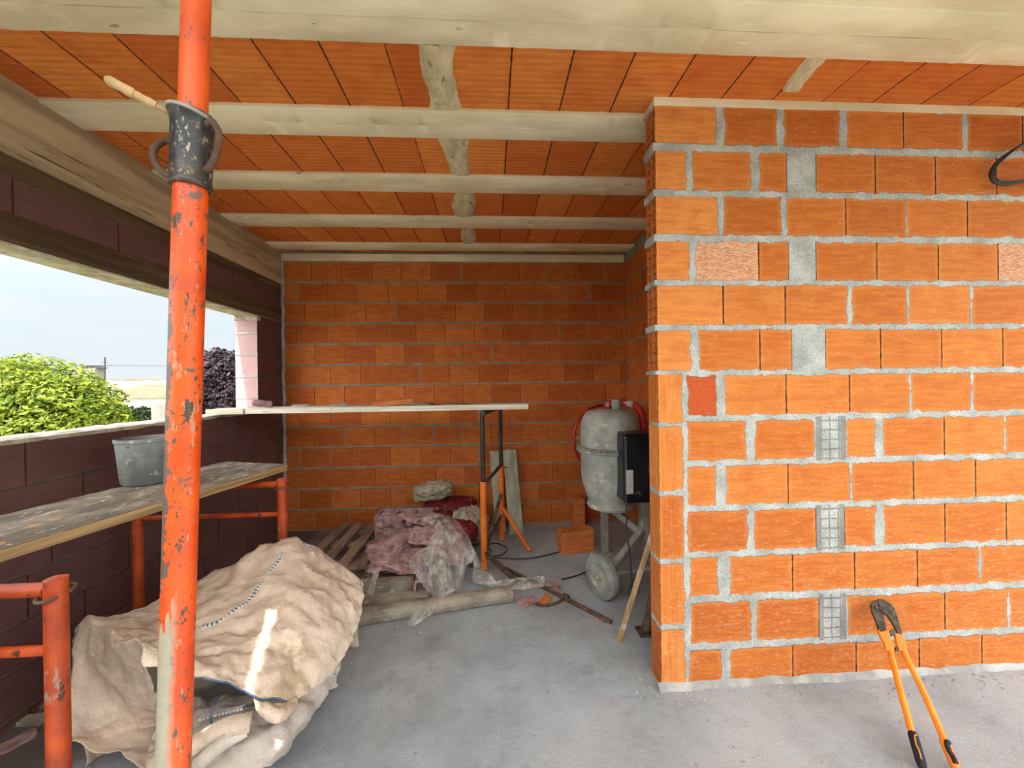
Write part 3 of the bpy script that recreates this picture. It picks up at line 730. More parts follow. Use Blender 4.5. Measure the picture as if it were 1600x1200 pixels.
# unseen slab added over the camera, its gaps shaped to make the sun patches
SX0, SX1, SY0, SY1 = -1.335, -1.20, .22, .70
cb = MB(); zc2 = ZC-.012; YE = -.35
def slab(x0, x1, y0, y1): cb.box(((x0+x1)/2, (y0+y1)/2, zc2+.06), (x1-x0, y1-y0, .12))
def spoly(p): cb.prism(p, .12, (0, 0, zc2+.06), (1,0,0), (0,1,0))
ya, yb, yc, yd = .20, .29, .29, .68
sl = lambda y: -1.135-(y-.31)*.30            # left side of the long gap, which runs askew
slab(XO, XEND+.3, yd, 1.37); slab(XO, XEND+.3, YE, ya); spoly([(XO,yc),(sl(yc)-.05,yc),(sl(yd)-.05,yd),(XO,yd)]); spoly([(sl(yc),yc),(XEND+.3,yc),(XEND+.3,yd),(sl(yd)+.02,yd)])
spoly([(XO,ya),(-1.40,ya),(-1.30,yb),(XO,yb)]); spoly([(-1.34,ya),(sl(ya)-.05,ya),(sl(yb)-.05,yb),(-1.24,yb)]); spoly([(sl(ya)+.01,ya),(XEND+.3,ya),(XEND+.3,yb),(sl(yb)+.005,yb)])
struct(cb.build('ceiling_sun_blocker', 'concrete'))
cb = MB(); cb.box(((XO+XEND)/2+.3, (1.37+4.4)/2, ZC+.16), (XEND-XO+.6, 4.4-1.37, .28)); struct(cb.build('roof_slab', 'concrete'))
# floor
fb = MB(); n = 60
fb.box(((XO+XEND+.4)/2, (YB+.2-3)/2, -.1), (XEND+.4-XO, YB+.2+3, .2)); o = fb.build('floor', 'floor'); struct(o)
gb = MB(); gb.box((-20, 30, -3.2), (260, 200, .2)); tag(gb.build('ground', 'earth'), kind='structure')
wb = MB(); wb.box((.8, -4.2, .9), (9, .2, 5.0)); tag(wb.build('wall_sky_blocker', 'grey_wall'), kind='structure')  # unseen wall added behind the camera to block low sky light

# ====================================================================== THINGS
# ---- red-orange steel prop in the foreground ---------------------------------------
YP_ = .79
pa, pb = P(307, 0, YP_), P(271, 1200, YP_)
def prop_at(z): t = (z-pa.z)/(pb.z-pa.z); return pa.lerp(pb, t)
pdir = (pa-pb).normalized()
base = prop_at(0)
prop = thing('steel_prop', 'tall red-orange steel shoring prop with scuffed paint standing in the foreground', 'shoring prop', base)
zc0, zc1 = P(300, 291, YP_).z, P(300, 184, YP_).z
m = MB(); m.tube([base+pdir*.006, prop_at(zc0+.05)], .0275, 40); m.build('lower_tube', 'prop', prop, smooth=True, org=prop_at(0))
m = MB(); m.tube([prop_at(zc0+.02), prop_at(2.882)], .0235, 36); m.build('upper_tube', 'orange_steel', prop, smooth=True)
m = MB(); m.box(base+Vector((0,0,.004)), (.14,.14,.008)); m.build('base_plate', 'rust', prop, bevel=.001)
m = MB(); m.box(prop_at(2.884)+Vector((0,0,-.004)), (.12,.12,.008)); m.build('head_plate', 'rust', prop, bevel=.001)
ax = (pdir + Vector((-.02,.0,0))).normalized()
c0 = prop_at(zc0); hcol = zc1-zc0
m = MB(); m.lathe([(.0285,-.004),(.0335,-.004),(.0345,0),(.0345,.005),(.033,.008),(.0335,.04),(.0338,hcol*.8),(.0345,hcol-.012),(.0385,hcol-.005),(.040,hcol),(.0385,hcol+.002),(.030,hcol-.003),(.0245,hcol-.006)], 56, c0, pdir)
col_ = m.build('threaded_collar', 'collar', prop, smooth=True, org=c0); tag(col_, 'scratched black steel collar')
m = MB(); q = c0+pdir*(hcol-.001); axc = (pdir+Vector((.20,.02,0))).normalized(); x, y, d = basis(axc)
m.tube([q+pdir*.002+(x*math.cos(a)+y*math.sin(a))*.0385 for a in [2*PI*i/40 for i in range(40)]], .0036, 10, closed=True)
m.build('collar_rim', 'mixer_frame', col_, smooth=True)
# the two loop handles, on the front right and at the back left
def loop(az, w_, zc, hh):
    o_ = Vector((math.cos(az), math.sin(az), 0)); a = c0+pdir*zc+o_*.031
    return cat([a+pdir*hh, a+pdir*(hh+.004)+o_*.014, a+pdir*(hh*.55)+o_*w_, a+o_*(w_*1.02), a-pdir*(hh*.55)+o_*w_*.8, a-pdir*hh+o_*.010, a-pdir*(hh+.004)], 7)
for az, w_, zc, hh in ((-.25, .030, hcol*.55, .042), (3.35, .030, hcol*.36, .030)):
    m = MB(); m.tube(loop(az, w_, zc, hh), .0062, 12); m.build('handle', 'rust', prop, smooth=True)
a, b = P(163, 122, .72), P(272, 180, .775)
m = MB(); pts = cat([a, a.lerp(b,.12), a.lerp(b,.38), a.lerp(b,.43), a.lerp(b,.7), a.lerp(b,.78), b+(b-a)*.06], 6)
rad = [.0035+.005*min(1, i/4) if i < 14 else (.0072 if i < 26 else .0045) for i in range(len(pts))]
rad = [r*(1+.15*noise.noise(Vector((i*.6,2,1)))) for i, r in enumerate(rad)]
m.tube(pts, rad, 12); o = m.build('wooden_stick', 'wood_stick', smooth=True, org=a)
tag(o, 'short bare wooden stick wedged in the collar of the orange prop', 'stick')

# ---- low scaffold trestles and the board on them -------------------------------------
def trestle(y, xr, xl, label):
    t = thing('scaffold_trestle', label, 'trestle', ((xl+xr)/2, y, 0), 'low orange trestles')
    for x in (xr, xl):
        m = MB(); m.tube([(x, y, .008), (x, y, .985)], .0245, 24); m.tube([(x, y, .985), (x, y, .99)], [.0245, .012], 24)
        lg = m.build('leg', 'orange_dark', t, smooth=True)
        m = MB(); m.box((x, y, .004), (.1,.1,.008)); m.build('foot_plate', 'rust', lg)
        m = MB(); c = Vector((x, y, .945)); m.tube([c+Vector((math.cos(a)*.037, math.sin(a)*.037, .008*math.sin(a*1+.6))) for a in [2*PI*i/28 for i in range(26)]], .0045, 8)
        m.build('locking_ring', 'rust', lg, smooth=True)
    m = MB(); m.tube([(xl+.02, y, .955), (xr-.02, y, .955)], .019, 18); m.build('top_rail', 'orange_dark', t, smooth=True)
    m = MB(); m.tube([(xl+.02, y, .787), (xr-.02, y, .787)], .014, 16); m.build('lower_rail', 'orange_dark', t, smooth=True)
    m = MB(); m.tube([(xl+.02, y, .20), (xr-.02, y, .20)], .014, 16); m.build('lower_rail', 'orange_dark', t, smooth=True)
    return t
trestle(1.14, P(87, 890, 1.14).x, -1.93, 'nearest orange tube trestle with a rust ring, at lower left beside the big bag')
trestle(2.25, P(440, 740, 2.25).x, -1.955, 'orange tube trestle under the far end of the low cement-caked board')
# the board
zt_, zb_ = 1.030, .992
crn = [(-1.245, 2.44), (-1.70, 2.58), (-2.02, .70), (-1.60, .55)]
m = MB(); n = 60; top = []
for i in range(n+1):
    row = []
    for k in range(13):
        a = Vector(crn[3]).lerp(Vector(crn[0]), i/n); b = Vector(crn[2]).lerp(Vector(crn[1]), i/n); p = a.lerp(b, k/12)
        e = 0 if k in (0,) else 1; q = Vector((p.x*22, p.y*12, 1))
        row.append((p.x+(.004*noise.noise(q*2) if k in (0,12) else 0), p.y, zt_+e*.004*(noise.noise(q)+.6*noise.noise(q*2.3))))
    top.append(row)
m.grid(top)
o = None
bd = thing('scaffold_board', 'cement-caked wide board lying on the low orange trestles along the left wall', 'board', (-1.6, 1.5, zb_))
m.build('cement_crust', 'wood_plank', bd, smooth=True)
m = MB(); b0 = len(m.v)
for z in (zb_, zt_-.002): m.v += [Vector((x, y, z)) for x, y in crn]
for q in ((0,3,2,1),(4,5,6,7),(0,1,5,4),(1,2,6,5),(2,3,7,6),(3,0,4,7)): m.f.append(q); m.mi.append(0)
m.build('board', 'wood_edge', bd, bevel=.002)
# pail
pc = PZ(233, 752, zt_+.004)
pail = thing('rubber_pail', 'grey cement-dusted pail standing on the low board behind the orange prop', 'pail', pc)
m = MB(); pr = [(0,.004),(.088,.004),(.100,0),(.106,.010),(.1235,.205),(.128,.208),(.128,.222),(.122,.224),(.118,.216),(.104,.03),(.098,.016),(0,.014)]
m.lathe(pr, 48, pc); m.build('bucket', 'pail', pail, smooth=True)
m = MB(); m.lathe([(0,.06),(.107,.06)], 32, pc); m.build('cement_residue', 'mortar', pail)
m = MB(); m.tube(cat([pc+Vector((.127*math.cos(a), .127*math.sin(a)*1.0, .214+.010*math.sin(a)**2)) for a in [PI*i/8 for i in range(9)]], 4), .0028, 8)
m.build('handle', 'rust', pail, smooth=True)

# ---- platform across the room ------------------------------------------------------------
xr_ = P(825, 636, 3.1).x
def plank(name, x0, x1, y0, y1, z0, z1, m_, label, bow=.0, seed=0, cat_='board', skew=0, grp=None):
    m = MB(); n = 30; secs = []
    for i in range(n+1):
        t = i/n; x = x0+(x1-x0)*t; q = Vector((x*5, seed*3, 0)); dz = bow*math.sin(PI*t); e = .003*noise.noise(q)
        secs.append([(x, y0+e+skew*t, z0+dz), (x, y1+e+skew*t, z0+dz), (x, y1+e+skew*t, z1+dz), (x, y0+e+skew*t, z1+dz), (x, y0+e+skew*t, z0+dz)])
    m.grid(secs); m.quad(secs[0][:4]); m.quad(secs[-1][:4])
    o = m.build(name, m_, bevel=.002); return tag(o, label, cat_, grp)
ZT = 1.298
plank('platform_plank', P(385, 641, 3.1).x, xr_, 3.08, 3.30, ZT, ZT+.040, 'wood_white', 'pale-edged platform plank running from the parapet to the tall trestle, front one', seed=1)
plank('platform_plank', -2.10, xr_-.35, 3.31, 3.52, ZT, ZT+.03, 'wood_plank', 'grey platform plank behind the pale-edged front plank', seed=2)
plank('plank_offcut', P(318, 643, 3.05).x, P(383, 643, 3.1).x, 3.07, 3.29, ZT, ZT+.038, 'wood_white', 'short plank piece on the parapet at the left end of the platform', seed=4)
def shard(name, c, size, rot, m_, label, cat_, seed=1, jag=.25):
    bm = bmesh.new(); bmesh.ops.create_cube(bm, size=1); bmesh.ops.subdivide_edges(bm, edges=bm.edges[:], cuts=2, use_grid_fill=True)
    R = rot; s_ = Vector(size)
    lo = 9
    for v in bm.verts:
        n3 = Vector((noise.noise(v.co*2.3+Vector((seed*5,0,0))), noise.noise(v.co*2.3+Vector((0,seed*5,0))), noise.noise(v.co*2.3+Vector((0,0,seed*5)))))
        v.co = R @ Vector([(v.co[i]+n3[i]*jag)*s_[i] for i in range(3)]); lo = min(lo, v.co.z)
    for v in bm.verts: v.co.z -= lo
    me = bpy.data.meshes.new(name); bm.to_mesh(me); bm.free(); me.materials.append(MT[m_])
    o = bpy.data.objects.new(name, me); C.objects.link(o); o.location = c
    md = o.modifiers.new('b', 'BEVEL'); md.width = min(size)*.07; md.segments = 2
    return tag(o, label, cat_)
zpl = ZT+.040
q = PZ(610, 632, zpl+.01)
shard('brick_fragment', (P(614,636,3.13).x, 3.13, zpl), (.30,.06,.03), eul(.25,-.09,.12), 'brick_loose', 'orange brick sliver lying on the pale-edged platform plank', 'brick fragment', 2, .12)
shard('brick_fragment', (P(650,634,3.3).x, 3.42, ZT+.03), (.22,.10,.02), eul(0,0,-.15), 'rubble', 'greyish brick sliver just behind the orange one on the platform', 'brick fragment', 3, .15)
shard('brick_fragment', (P(404,634,3.1).x, 3.15, zpl), (.13,.05,.04), eul(.3,.15,.7), 'rubble', 'pinkish block sliver on the left end of the platform in front of the pillar', 'brick fragment', 4, .18)
# wire tie lying on the plank
m = MB(); y = 3.16; z = zpl+.005
m.tube(cat([(P(672,632,y).x,y,z),(P(690,632,y).x,y+.02,z+.003),(P(704,632,y).x,y-.01,z+.016),(P(712,632,y).x,y+.01,z+.004),(P(735,632,y).x,y+.03,z)], 6), .004, 8)
tag(m.build('wire_tie', 'rust', smooth=True), 'short twisted rusty wire lying on the pale-edged platform plank', 'wire')
# mortar lumps on the grey plank
for i, (px, y) in enumerate(((470, 3.4), (530, 3.44))):
    shard('mortar_lump', (P(px,632,y).x, y, ZT+.03), (.12,.06,.018), eul(0,0,.2*i), 'mortar', ('dried mortar lump on the grey platform plank, nearer the pillar', 'dried mortar lump on the grey platform plank, nearer the orange sliver')[i], 'mortar lump', 6+i, .25)

# ---- tall telescopic trestle -----------------------------------------------------------------
tf = Vector((P(755, 760, 3.13).x, 3.13, 0)); tr = Vector((P(783, 760, 3.78).x, 3.72, 0))
tt = thing('telescopic_trestle', 'tall telescopic trestle with orange legs and black inner tubes holding up the platform', 'trestle', (tf+tr)/2)
ztop = ZT-.002
zj = P(755, 752, 3.13).z
for p in (tf, tr):
    m = MB(); m.tube([p+Vector((0,0,.07)), p+Vector((0,0,zj))], .0255, 22); m.tube([p+Vector((0,0,zj-.012)), p+Vector((0,0,zj))], .028, 22)
    ol = m.build('leg', 'orange_pale', tt, smooth=True)
    m = MB(); m.tube([p+Vector((0,0,zj-.1)), p+Vector((0,0,ztop-.01))], .0185, 20); m.build('inner_tube', 'black_steel', ol, smooth=True)
    m = MB(); m.tube([p+Vector((-.05,0,zj-.02)), p+Vector((.06,0,zj-.02))], .006, 10); m.build('pin', 'rust', ol, smooth=True)
m = MB(); m.tube([tf+Vector((0,-.08,ztop-.022)), tr+Vector((0,.08,ztop-.022))], .0215, 18); m.build('head_rail', 'black_steel', tt, smooth=True)
m = MB(); m.tube([tf+Vector((0,0,zj-.03)), tr+Vector((0,0,zj+.0))], .016, 14); m.build('cross_rail', 'rust', tt, smooth=True)
m = MB(); m.tube([tf+Vector((0,0,.20)), tr+Vector((0,0,.24))], .014, 14); m.build('cross_rail', 'rust', tt, smooth=True)
m = MB(); m.bar(tf+Vector((0,0,.10)), tr+Vector((0,0,.46)), .03, .006); m.build('brace', 'rust', tt)
e1 = PZ(828, 861, .02); m = MB(); m.tube([tr+Vector((0,0,.33)), e1], [.019,.018], 14); m.build('foot_strut', 'orange_pale', tt, smooth=True)
e2 = PZ(812, 912, .015); m = MB(); m.bar(tf+Vector((0,0,.15)), e2, .03, .028); m.build('foot_strut', 'rust', tt)
m = MB(); m.bar(tf+Vector((.0,0,.012)), tf+Vector((0,0,.09)), .045, .045); m.build('foot', 'orange_pale', tt, bevel=.006)
m = MB(); m.bar(tr+Vector((.0,0,.004)), tr+Vector((0,0,.09)), .045, .045); m.build('foot', 'orange_pale', tt, bevel=.006)
m = MB(); m.tube([tf+Vector((.0,0,.012)), tf+Vector((-.22,.12,.014))], .014, 12); m.build('foot_strut', 'rust', tt, smooth=True)

# long rusty bar on the floor
a, b = PZ(790, 888, .03), PZ(955, 972, .012)
m = MB(); m.tube(cat([a, a.lerp(b,.4)+Vector((0,.01,.0)), a.lerp(b,.7), b], 5), .013, 12); 
fb_ = thing('steel_bar', 'long rusty steel bar lying on the floor from the tall trestle towards the mixer wheel', 'steel bar', a.lerp(b,.5))
m.build('bar', 'rust', fb_, smooth=True)
m = MB(); h = PZ(884, 933, .02); m.tube(cat([h, PZ(870,942,.02), PZ(852,946,.018), PZ(838,944,.02)], 5), .009, 10); m.build('hook', 'rust', fb_, smooth=True)
m = MB(); m.lathe([(.012,-.02),(.022,-.018),(.022,.018),(.012,.02)], 16, h, (b-a).normalized()); m.build('clamp', 'rust', fb_, smooth=True)

# ---- boards leaning on the back wall ----------------------------------------------------------
def leaner(x0, x1, ztop_, ybot, lab, seed, m_='wood_green', dx=.02):
    m = MB(); n = 12; R = []
    for i in range(n+1):
        t = i/n; z = .003+(ztop_-.003)*t; y = ybot+(YB-.012-ybot)*t; e = .003*noise.noise(Vector((t*4, seed, 0)))
        a, b = x0+dx*(1-t)*0+e-dx*t, x1+e-dx*t
        R.append([(a,y,z),(b,y,z),(b,y-.024,z),(a,y-.024,z),(a,y,z)])
    m.grid(R); m.quad(R[0][:4]); m.quad(R[-1][:4])
    return tag(m.build('formwork_board', m_, bevel=.002, org=((x0+x1)/2, ybot, 0)), lab, 'board')
leaner(P(796,836,3.86).x, P(818,836,3.86).x, .80, 3.86, 'greenish grey formwork board leaning on the back wall, full-length right one', 1, dx=.05)
leaner(P(774,834,3.93).x, P(791,834,3.93).x, .79, 3.96, 'greenish grey formwork board leaning behind the rear trestle leg, left one', 2, dx=.05)

# ---- cement mixer --------------------------------------------------------------------------------
mc = P(953, 712, 3.0); cx_, cy_ = mc.x, mc.y
mix = thing('cement_mixer', 'cement-caked concrete mixer with grey drum and red frame parked in the recess', 'cement mixer', (cx_, cy_, 0))
zr = P(950, 706, 2.75).z
def zz_(py, Y=3.0): return P(958, py, Y).z
R_ = .228
prof = [(0,zz_(639)),(.10,zz_(639)-.002),(.17,zz_(642)),(.205,zz_(650)),(.223,zz_(662)),(R_,zz_(675)),(R_,zz_(704)),(R_-.002,zz_(714)),(R_,zz_(735)),(.218,zz_(752)),(.190,zz_(770)),(.170,zz_(780)),(.176,zz_(784)),(.184,zz_(787)),(.178,zz_(790)),(.168,zz_(784)),(.155,zz_(782))]
m = MB(); m.lathe(prof, 64, (cx_, cy_, 0)); drum = m.build('drum', 'drum', mix, smooth=True)
m = MB(); m.lathe([(0,zz_(778)),(.160,zz_(782))], 32, (cx_, cy_, 0)); m.build('drum_mouth', 'dark_inside', drum)  # dark disc standing in for the shade inside the drum
m = MB(); zg = zz_(706, 2.85)
m.lathe([(R_-.004,zg-.012),(R_+.030,zg-.012),(R_+.034,zg-.004),(R_+.030,zg+.004),(R_-.004,zg+.006)], 64, (cx_, cy_, 0))
for k in range(96):
    a = 2*PI*k/96; m.box((cx_+math.cos(a)*(R_+.014), cy_+math.sin(a)*(R_+.014), zg+.014), (.026, .009, .022), rz(a))
m.build('gear_ring', 'mixer_frame', mix)
# yoke: bent red tube over the drum
hub = Vector((cx_, cy_, zz_(639)+.01))
m = MB(); zt2 = zz_(626)
def yx(px, py, Y): return P(px, py, Y)
pts = cat([yx(938,668,3.3), yx(941,652,3.25), yx(948,634,3.15), yx(962,629,3.02), yx(975,630,3.0), yx(990,633,2.98), yx(1000,642,2.96), yx(1005,662,2.94), yx(1007,700,2.92), yx(1008,760,2.92)], 8)
m.tube(pts, .028, 20); m.build('yoke', 'red_caked', mix, smooth=True)
m = MB(); m.lathe([(0,0),(.034,0),(.034,.055),(.036,.06),(.036,.075),(.030,.08),(0,.08)], 24, (cx_+.055, cy_, zz_(639)-.004)); m.build('hub', 'drum', mix, smooth=True)
# hand wheel behind the drum on the left
wc = P(940, 684, 3.25); wn = Vector((.35,-1,0)).normalized(); x, y, d = basis(wn)
Rw = .275
m = MB(); m.tube([wc+(x*math.cos(a)+y*math.sin(a))*Rw for a in [2*PI*i/56 for i in range(56)]], .012, 12, closed=True); hw = m.build('hand_wheel', 'red_paint', mix, smooth=True)
m = MB()
for k in range(3):
    a = PI*.02+2*PI*k/3; m.tube([wc, wc+(x*math.cos(a)+y*math.sin(a))*Rw], .009, 10)
m.tube([wc-d*.03, wc+d*.25], .018, 14); m.build('spokes', 'mixer_frame', hw, smooth=True)
# motor housing
hc = P(999, 735, 2.78); hx0, hx1 = P(976, 735, 2.62).x, P(1022, 735, 2.62).x
hz1, hz0 = P(998, 680, 2.62).z, P(998, 788, 2.62).z
m = MB(); m.box(((hx0+hx1)/2, 2.78, (hz0+hz1)/2), (hx1-hx0, .30, hz1-hz0)); mh = m.build('motor_housing', 'black_plastic', mix, bevel=.02)
m = MB(); m.box((hx0+.10, 2.78, hz1+.004), (.19,.31,.012)); m.build('housing_lid', 'black_plastic', mh, bevel=.004)
m = MB(); la, lbb = P(979, 735, 2.62), P(990, 772, 2.62)
m.box(((la.x+lbb.x)/2, 2.626, (la.z+lbb.z)/2), (lbb.x-la.x, .006, la.z-lbb.z)); tag(m.build('label_plate', 'label', mh), 'worn white label plate')
# stand
def bar(n_, a, b, w_, mm='mixer_frame', w2=None): m = MB(); m.bar(a, b, w_, w2 or w_); return m.build(n_, mm, mix, bevel=.004)
L1 = P(945, 860, 3.38); L1.z = .012
topL = P(945, 792, 3.2)
bar('leg', L1, Vector((L1.x, L1.y, topL.z+.05)), .055)
m = MB(); m.lathe([(0,.012),(.075,.010),(.075,0),(0,0)], 24, (L1.x, L1.y, .0)); m.build('foot_plate', 'mixer_frame', mix, smooth=True)
L2 = P(1006, 790, 2.95); L2b = P(1006, 842, 2.95)
bar('post', L2b, Vector((L2.x, L2.y, L2.z+.12)), .065)
bar('diagonal_strut', P(950, 790, 3.15), P(1003, 832, 2.97), .05)
wheelc = PZ(940, 945, 0); wheelc = Vector((P(940,912,2.66).x, 2.66, .155))
bar('diagonal_strut', P(1003, 830, 2.93), wheelc+Vector((.06,.03,0)), .05)
bar('diagonal_strut', Vector((L1.x, L1.y, topL.z+.03)), L2b+Vector((0,0,.30)), .05)
ax2 = Vector((.54,.10,0))
m = MB(); m.tube([wheelc, wheelc+ax2], .016, 12); m.build('axle', 'mixer_frame', mix, smooth=True)
L3 = Vector((wheelc.x+.60, 3.35, .012)); bar('leg', L3, Vector((L3.x-.02, L3.y, topL.z+.05)), .055)
for s_ in (0, 1):
    c = wheelc+ax2*s_; an = Vector((1,.45,0)).normalized()
    m = MB(); m.lathe([(.095,-.030),(.135,-.030),(.150,-.022),(.155,0),(.150,.022),(.135,.030),(.095,.030)], 40, c, an); wh = m.build('wheel', 'tyre', mix, smooth=True)
    m = MB(); m.lathe([(.0,-.036),(.025,-.036),(.03,-.020),(.07,-.016),(.096,-.028),(.098,.028),(.07,.016),(.03,.020),(.025,.036),(0,.036)], 32, c, an)
    for k in range(5):
        a = 2*PI*k/5; x, y, d = basis(an); m.bar(c+(x*math.cos(a)+y*math.sin(a))*.03, c+(x*math.cos(a)+y*math.sin(a))*.10, .018, .05)
    m.build('rim', 'mixer_frame', wh, smooth=True)
m = MB(); m.tube(cat([P(978,772,2.6), P(979,800,2.58), P(979,830,2.56), P(984,865,2.52), P(987,905,2.50), P(986,918,2.50)], 6), .006, 8); m.build('power_lead', 'cable', mix, smooth=True)
m = MB(); m.tube([P(986,916,2.50), P(984,932,2.50)], .015, 12); m.build('plug', 'cable', mix, smooth=True)

# ---- bricks beside the mixer --------------------------------------------------------------------
def hollow_brick(c, L, W, H, rot, label, broken=False):
    t = Vector(c); m = MB(); th = .009
    R = rot
    def bx(a, s_): m.box(t+R @ Vector(a), s_, R)
    for k in range(3): bx((0, -W/2+th/2+(W-th)*k/2, H/2), (L, th, H))
    for k in range(5):
        if broken and k == 4: bx((-.06, 0, H-th/2), (L-.12, W, th)); bx((L/2-.02, W*.25, H-th/2), (.04, W*.4, th)); continue
        bx((0, 0, th/2+(H-th)*k/4), (L, W, th))
    o = m.build('hollow_brick', 'brick_loose', bevel=.0015, org=t); return tag(o, label, 'brick')
q = PZ(902, 866, 0)
hollow_brick((q.x+.0, q.y+.07, 0), .30, .12, .20, rz(.16), 'orange hollow brick with a chipped top lying on the floor left of the mixer leg', True)
q2 = P(906, 830, 3.95)
c = Vector((q2.x, 4.02, .15)); R = Matrix(((0,0,1),(0,1,0),(-1,0,0)))
m = MB(); th = .009
m.box((q2.x, 4.03, .15), (.11,.19,.30)); 
o = m.build('hollow_brick', 'brick_loose', bevel=.003); tag(o, 'orange hollow brick standing on end against the back wall left of the mixer', 'brick')
# cable on floor
def fl(px, py, z=.008): return PZ(px, py, z)
m = MB(); m.tube(cat([fl(768,862), fl(762,852), fl(775,849), fl(792,856), fl(786,866), fl(770,870), fl(800,873), fl(830,872), fl(855,867), fl(876,862)], 8), .0055, 8)
tag(m.build('power_cable', 'cable', smooth=True), 'black cable looping on the floor from the tall trestle to the chipped brick', 'cable')
m = MB(); m.tube(cat([fl(936,863), fl(935,872), fl(928,884), fl(912,895), fl(895,901), fl(878,905)], 8), .0055, 8)
tag(m.build('power_cable', 'cable', smooth=True), 'black cable curving on the floor between the mixer wheel and pink rubble', 'cable')

# ---- stick and pipe leaning at the near wall ----------------------------------------------------------
a = PZ(967, 1002, .004); b = P(1026, 812, 2.20); b.x = min(b.x, XR-.02)
a = Vector((a.x, a.y, .006))
m = MB(); m.bar(a, a+(b-a)*1.0, .032, .018); tag(m.build('wooden_batten', 'wood_stick', bevel=.002, org=a), 'pale thin wooden batten leaning towards the end of the near brick wall', 'batten')
a = PZ(1010, 988, .0)
a = Vector((a.x, a.y, .0)); b = P(1032, 890, a.y+.05)
pp = thing('steel_tube', 'dirty grey steel tube with a flange foot leaning behind the near brick wall', 'tube', a)
m = MB(); m.tube([a+Vector((0,0,.012)), a+Vector((0,0,.012))+(b-a)*1.9], .030, 20); m.build('tube', 'rust', pp, smooth=True)
m = MB(); m.box(a+Vector((0.01,0,.006)), (.13,.10,.012)); m.build('flange', 'rust', pp, bevel=.003)

# ---- bolt cutters -----------------------------------------------------------------------------------------
up_ = P(1372, 940, YN-.035); lo_l = P(1440, 1190, 1.40); lo_r = P(1492, 1195, 1.38)
bc = thing('bolt_cutters', 'orange bolt cutters with black grips leaning jaws-up against the near brick wall', 'bolt cutters', Vector(((lo_l.x+lo_r.x)/2, 1.45, 0)))
def bp(px, py):                             # the plane in which the cutters lean
    a, b, c = up_, lo_l, lo_r; n = (b-a).cross(c-a); d = ray(px, py); return CAM+d*((a-CAM).dot(n)/d.dot(n))
nrm = (lo_l-up_).cross(lo_r-up_).normalized()
if nrm.y > 0: nrm = -nrm
def plate(pts, th, off=0.0):
    m = MB(); P3 = [bp(*p)+nrm*off for p in pts]; n = len(P3); b = len(m.v)
    m.v += [p-nrm*th/2 for p in P3]+[p+nrm*th/2 for p in P3]
    m.f.append(tuple(range(n))); m.f.append(tuple(range(2*n-1, n-1, -1))); m.mi += [0,0]
    for i in range(n): j = (i+1) % n; m.f.append((i, j, n+j, n+i)); m.mi.append(0)
    return m
plate([(1359,944),(1364,939),(1370,937),(1376,940),(1376,950),(1379,960),(1383,975),(1384,987),(1372,986),(1367,970),(1361,956)], .014, .002).build('jaw', 'cutter_jaw', bc, bevel=.003)
plate([(1370,937),(1378,938),(1388,943),(1396,952),(1402,968),(1408,992),(1400,990),(1393,975),(1384,962),(1378,960),(1372,952)], .014, .006).build('jaw', 'cutter_jaw', bc, bevel=.003)
for c_ in ((1368,951), (1381,957)):
    m = MB(); m.lathe([(0,-.012),(.007,-.012),(.007,.012),(0,.014)], 14, bp(*c_)+nrm*.004, nrm); m.build('pivot_bolt', 'rust', bc, smooth=True)
plate([(1370,984),(1374,988),(1388,985),(1390,998),(1396,1012),(1396,1018),(1383,1018),(1380,1005),(1374,996)], .016, .003).build('handle_socket', 'cutter_orange', bc, bevel=.003)
plate([(1396,990),(1409,992),(1413,1003),(1416,1013),(1414,1018),(1403,1018),(1400,1008)], .016, .003).build('handle_socket', 'cutter_orange', bc, bevel=.003)
plate([(1386,987),(1394,984),(1399,988),(1398,993),(1390,995)], .014, .004).build('joint_link', 'cutter_jaw', bc, bevel=.002)
plate([(1397,1012),(1406,1012),(1404,1017),(1398,1018)], .012, .004).build('joint_link', 'cutter_jaw', bc, bevel=.002)
def along(pts, r, off=0): return [bp(*p)+nrm*off for p in pts]
for pts, r0 in (([(1389,1012),(1397,1040),(1407,1080),(1417,1115),(1425,1146)], .0118), ([(1409,1010),(1420,1035),(1440,1075),(1460,1120),(1476,1158)], .0118)):
    m = MB(); m.tube(cat(along(pts, 0), 4), r0, 20); m.build('handle', 'cutter_orange', bc, smooth=True)
def extend(p, q, z):                        # continue a line down to height z
    d = q-p; return p+d*((z-p.z)/d.z)
for p0, p1, s_ in (((1425,1143),(1441,1198),1), ((1474,1155),(1493,1198),-1)):
    a = bp(*p0); b = bp(*p1); e = extend(a, b, .016)
    pts = [a, a.lerp(e,.06), a.lerp(e,.12), a.lerp(e,.3), a.lerp(e,.85), e]
    m = MB(); m.tube(pts, [.0125,.0150,.0160,.0165,.0160,.0135], 22); gp = m.build('grip', 'grip' if s_ == 1 else 'cutter_orange', bc, smooth=True)
    side = (b-a).normalized().cross(nrm)
    m = MB(); m.tube(cat([a.lerp(e,.10)+nrm*.013-side*.006, a.lerp(e,.16)+nrm*.0165+side*.004, a.lerp(e,.4)+nrm*.0165+side*.008, a.lerp(e,.55)+nrm*.0165+side*.004, a.lerp(e,.8)+nrm*.0165+side*.004], 6), .0022 if s_ == 1 else .0085, 10)
    m.build('grip_inlay', 'cutter_orange' if s_ == 1 else 'grip', gp, smooth=True)

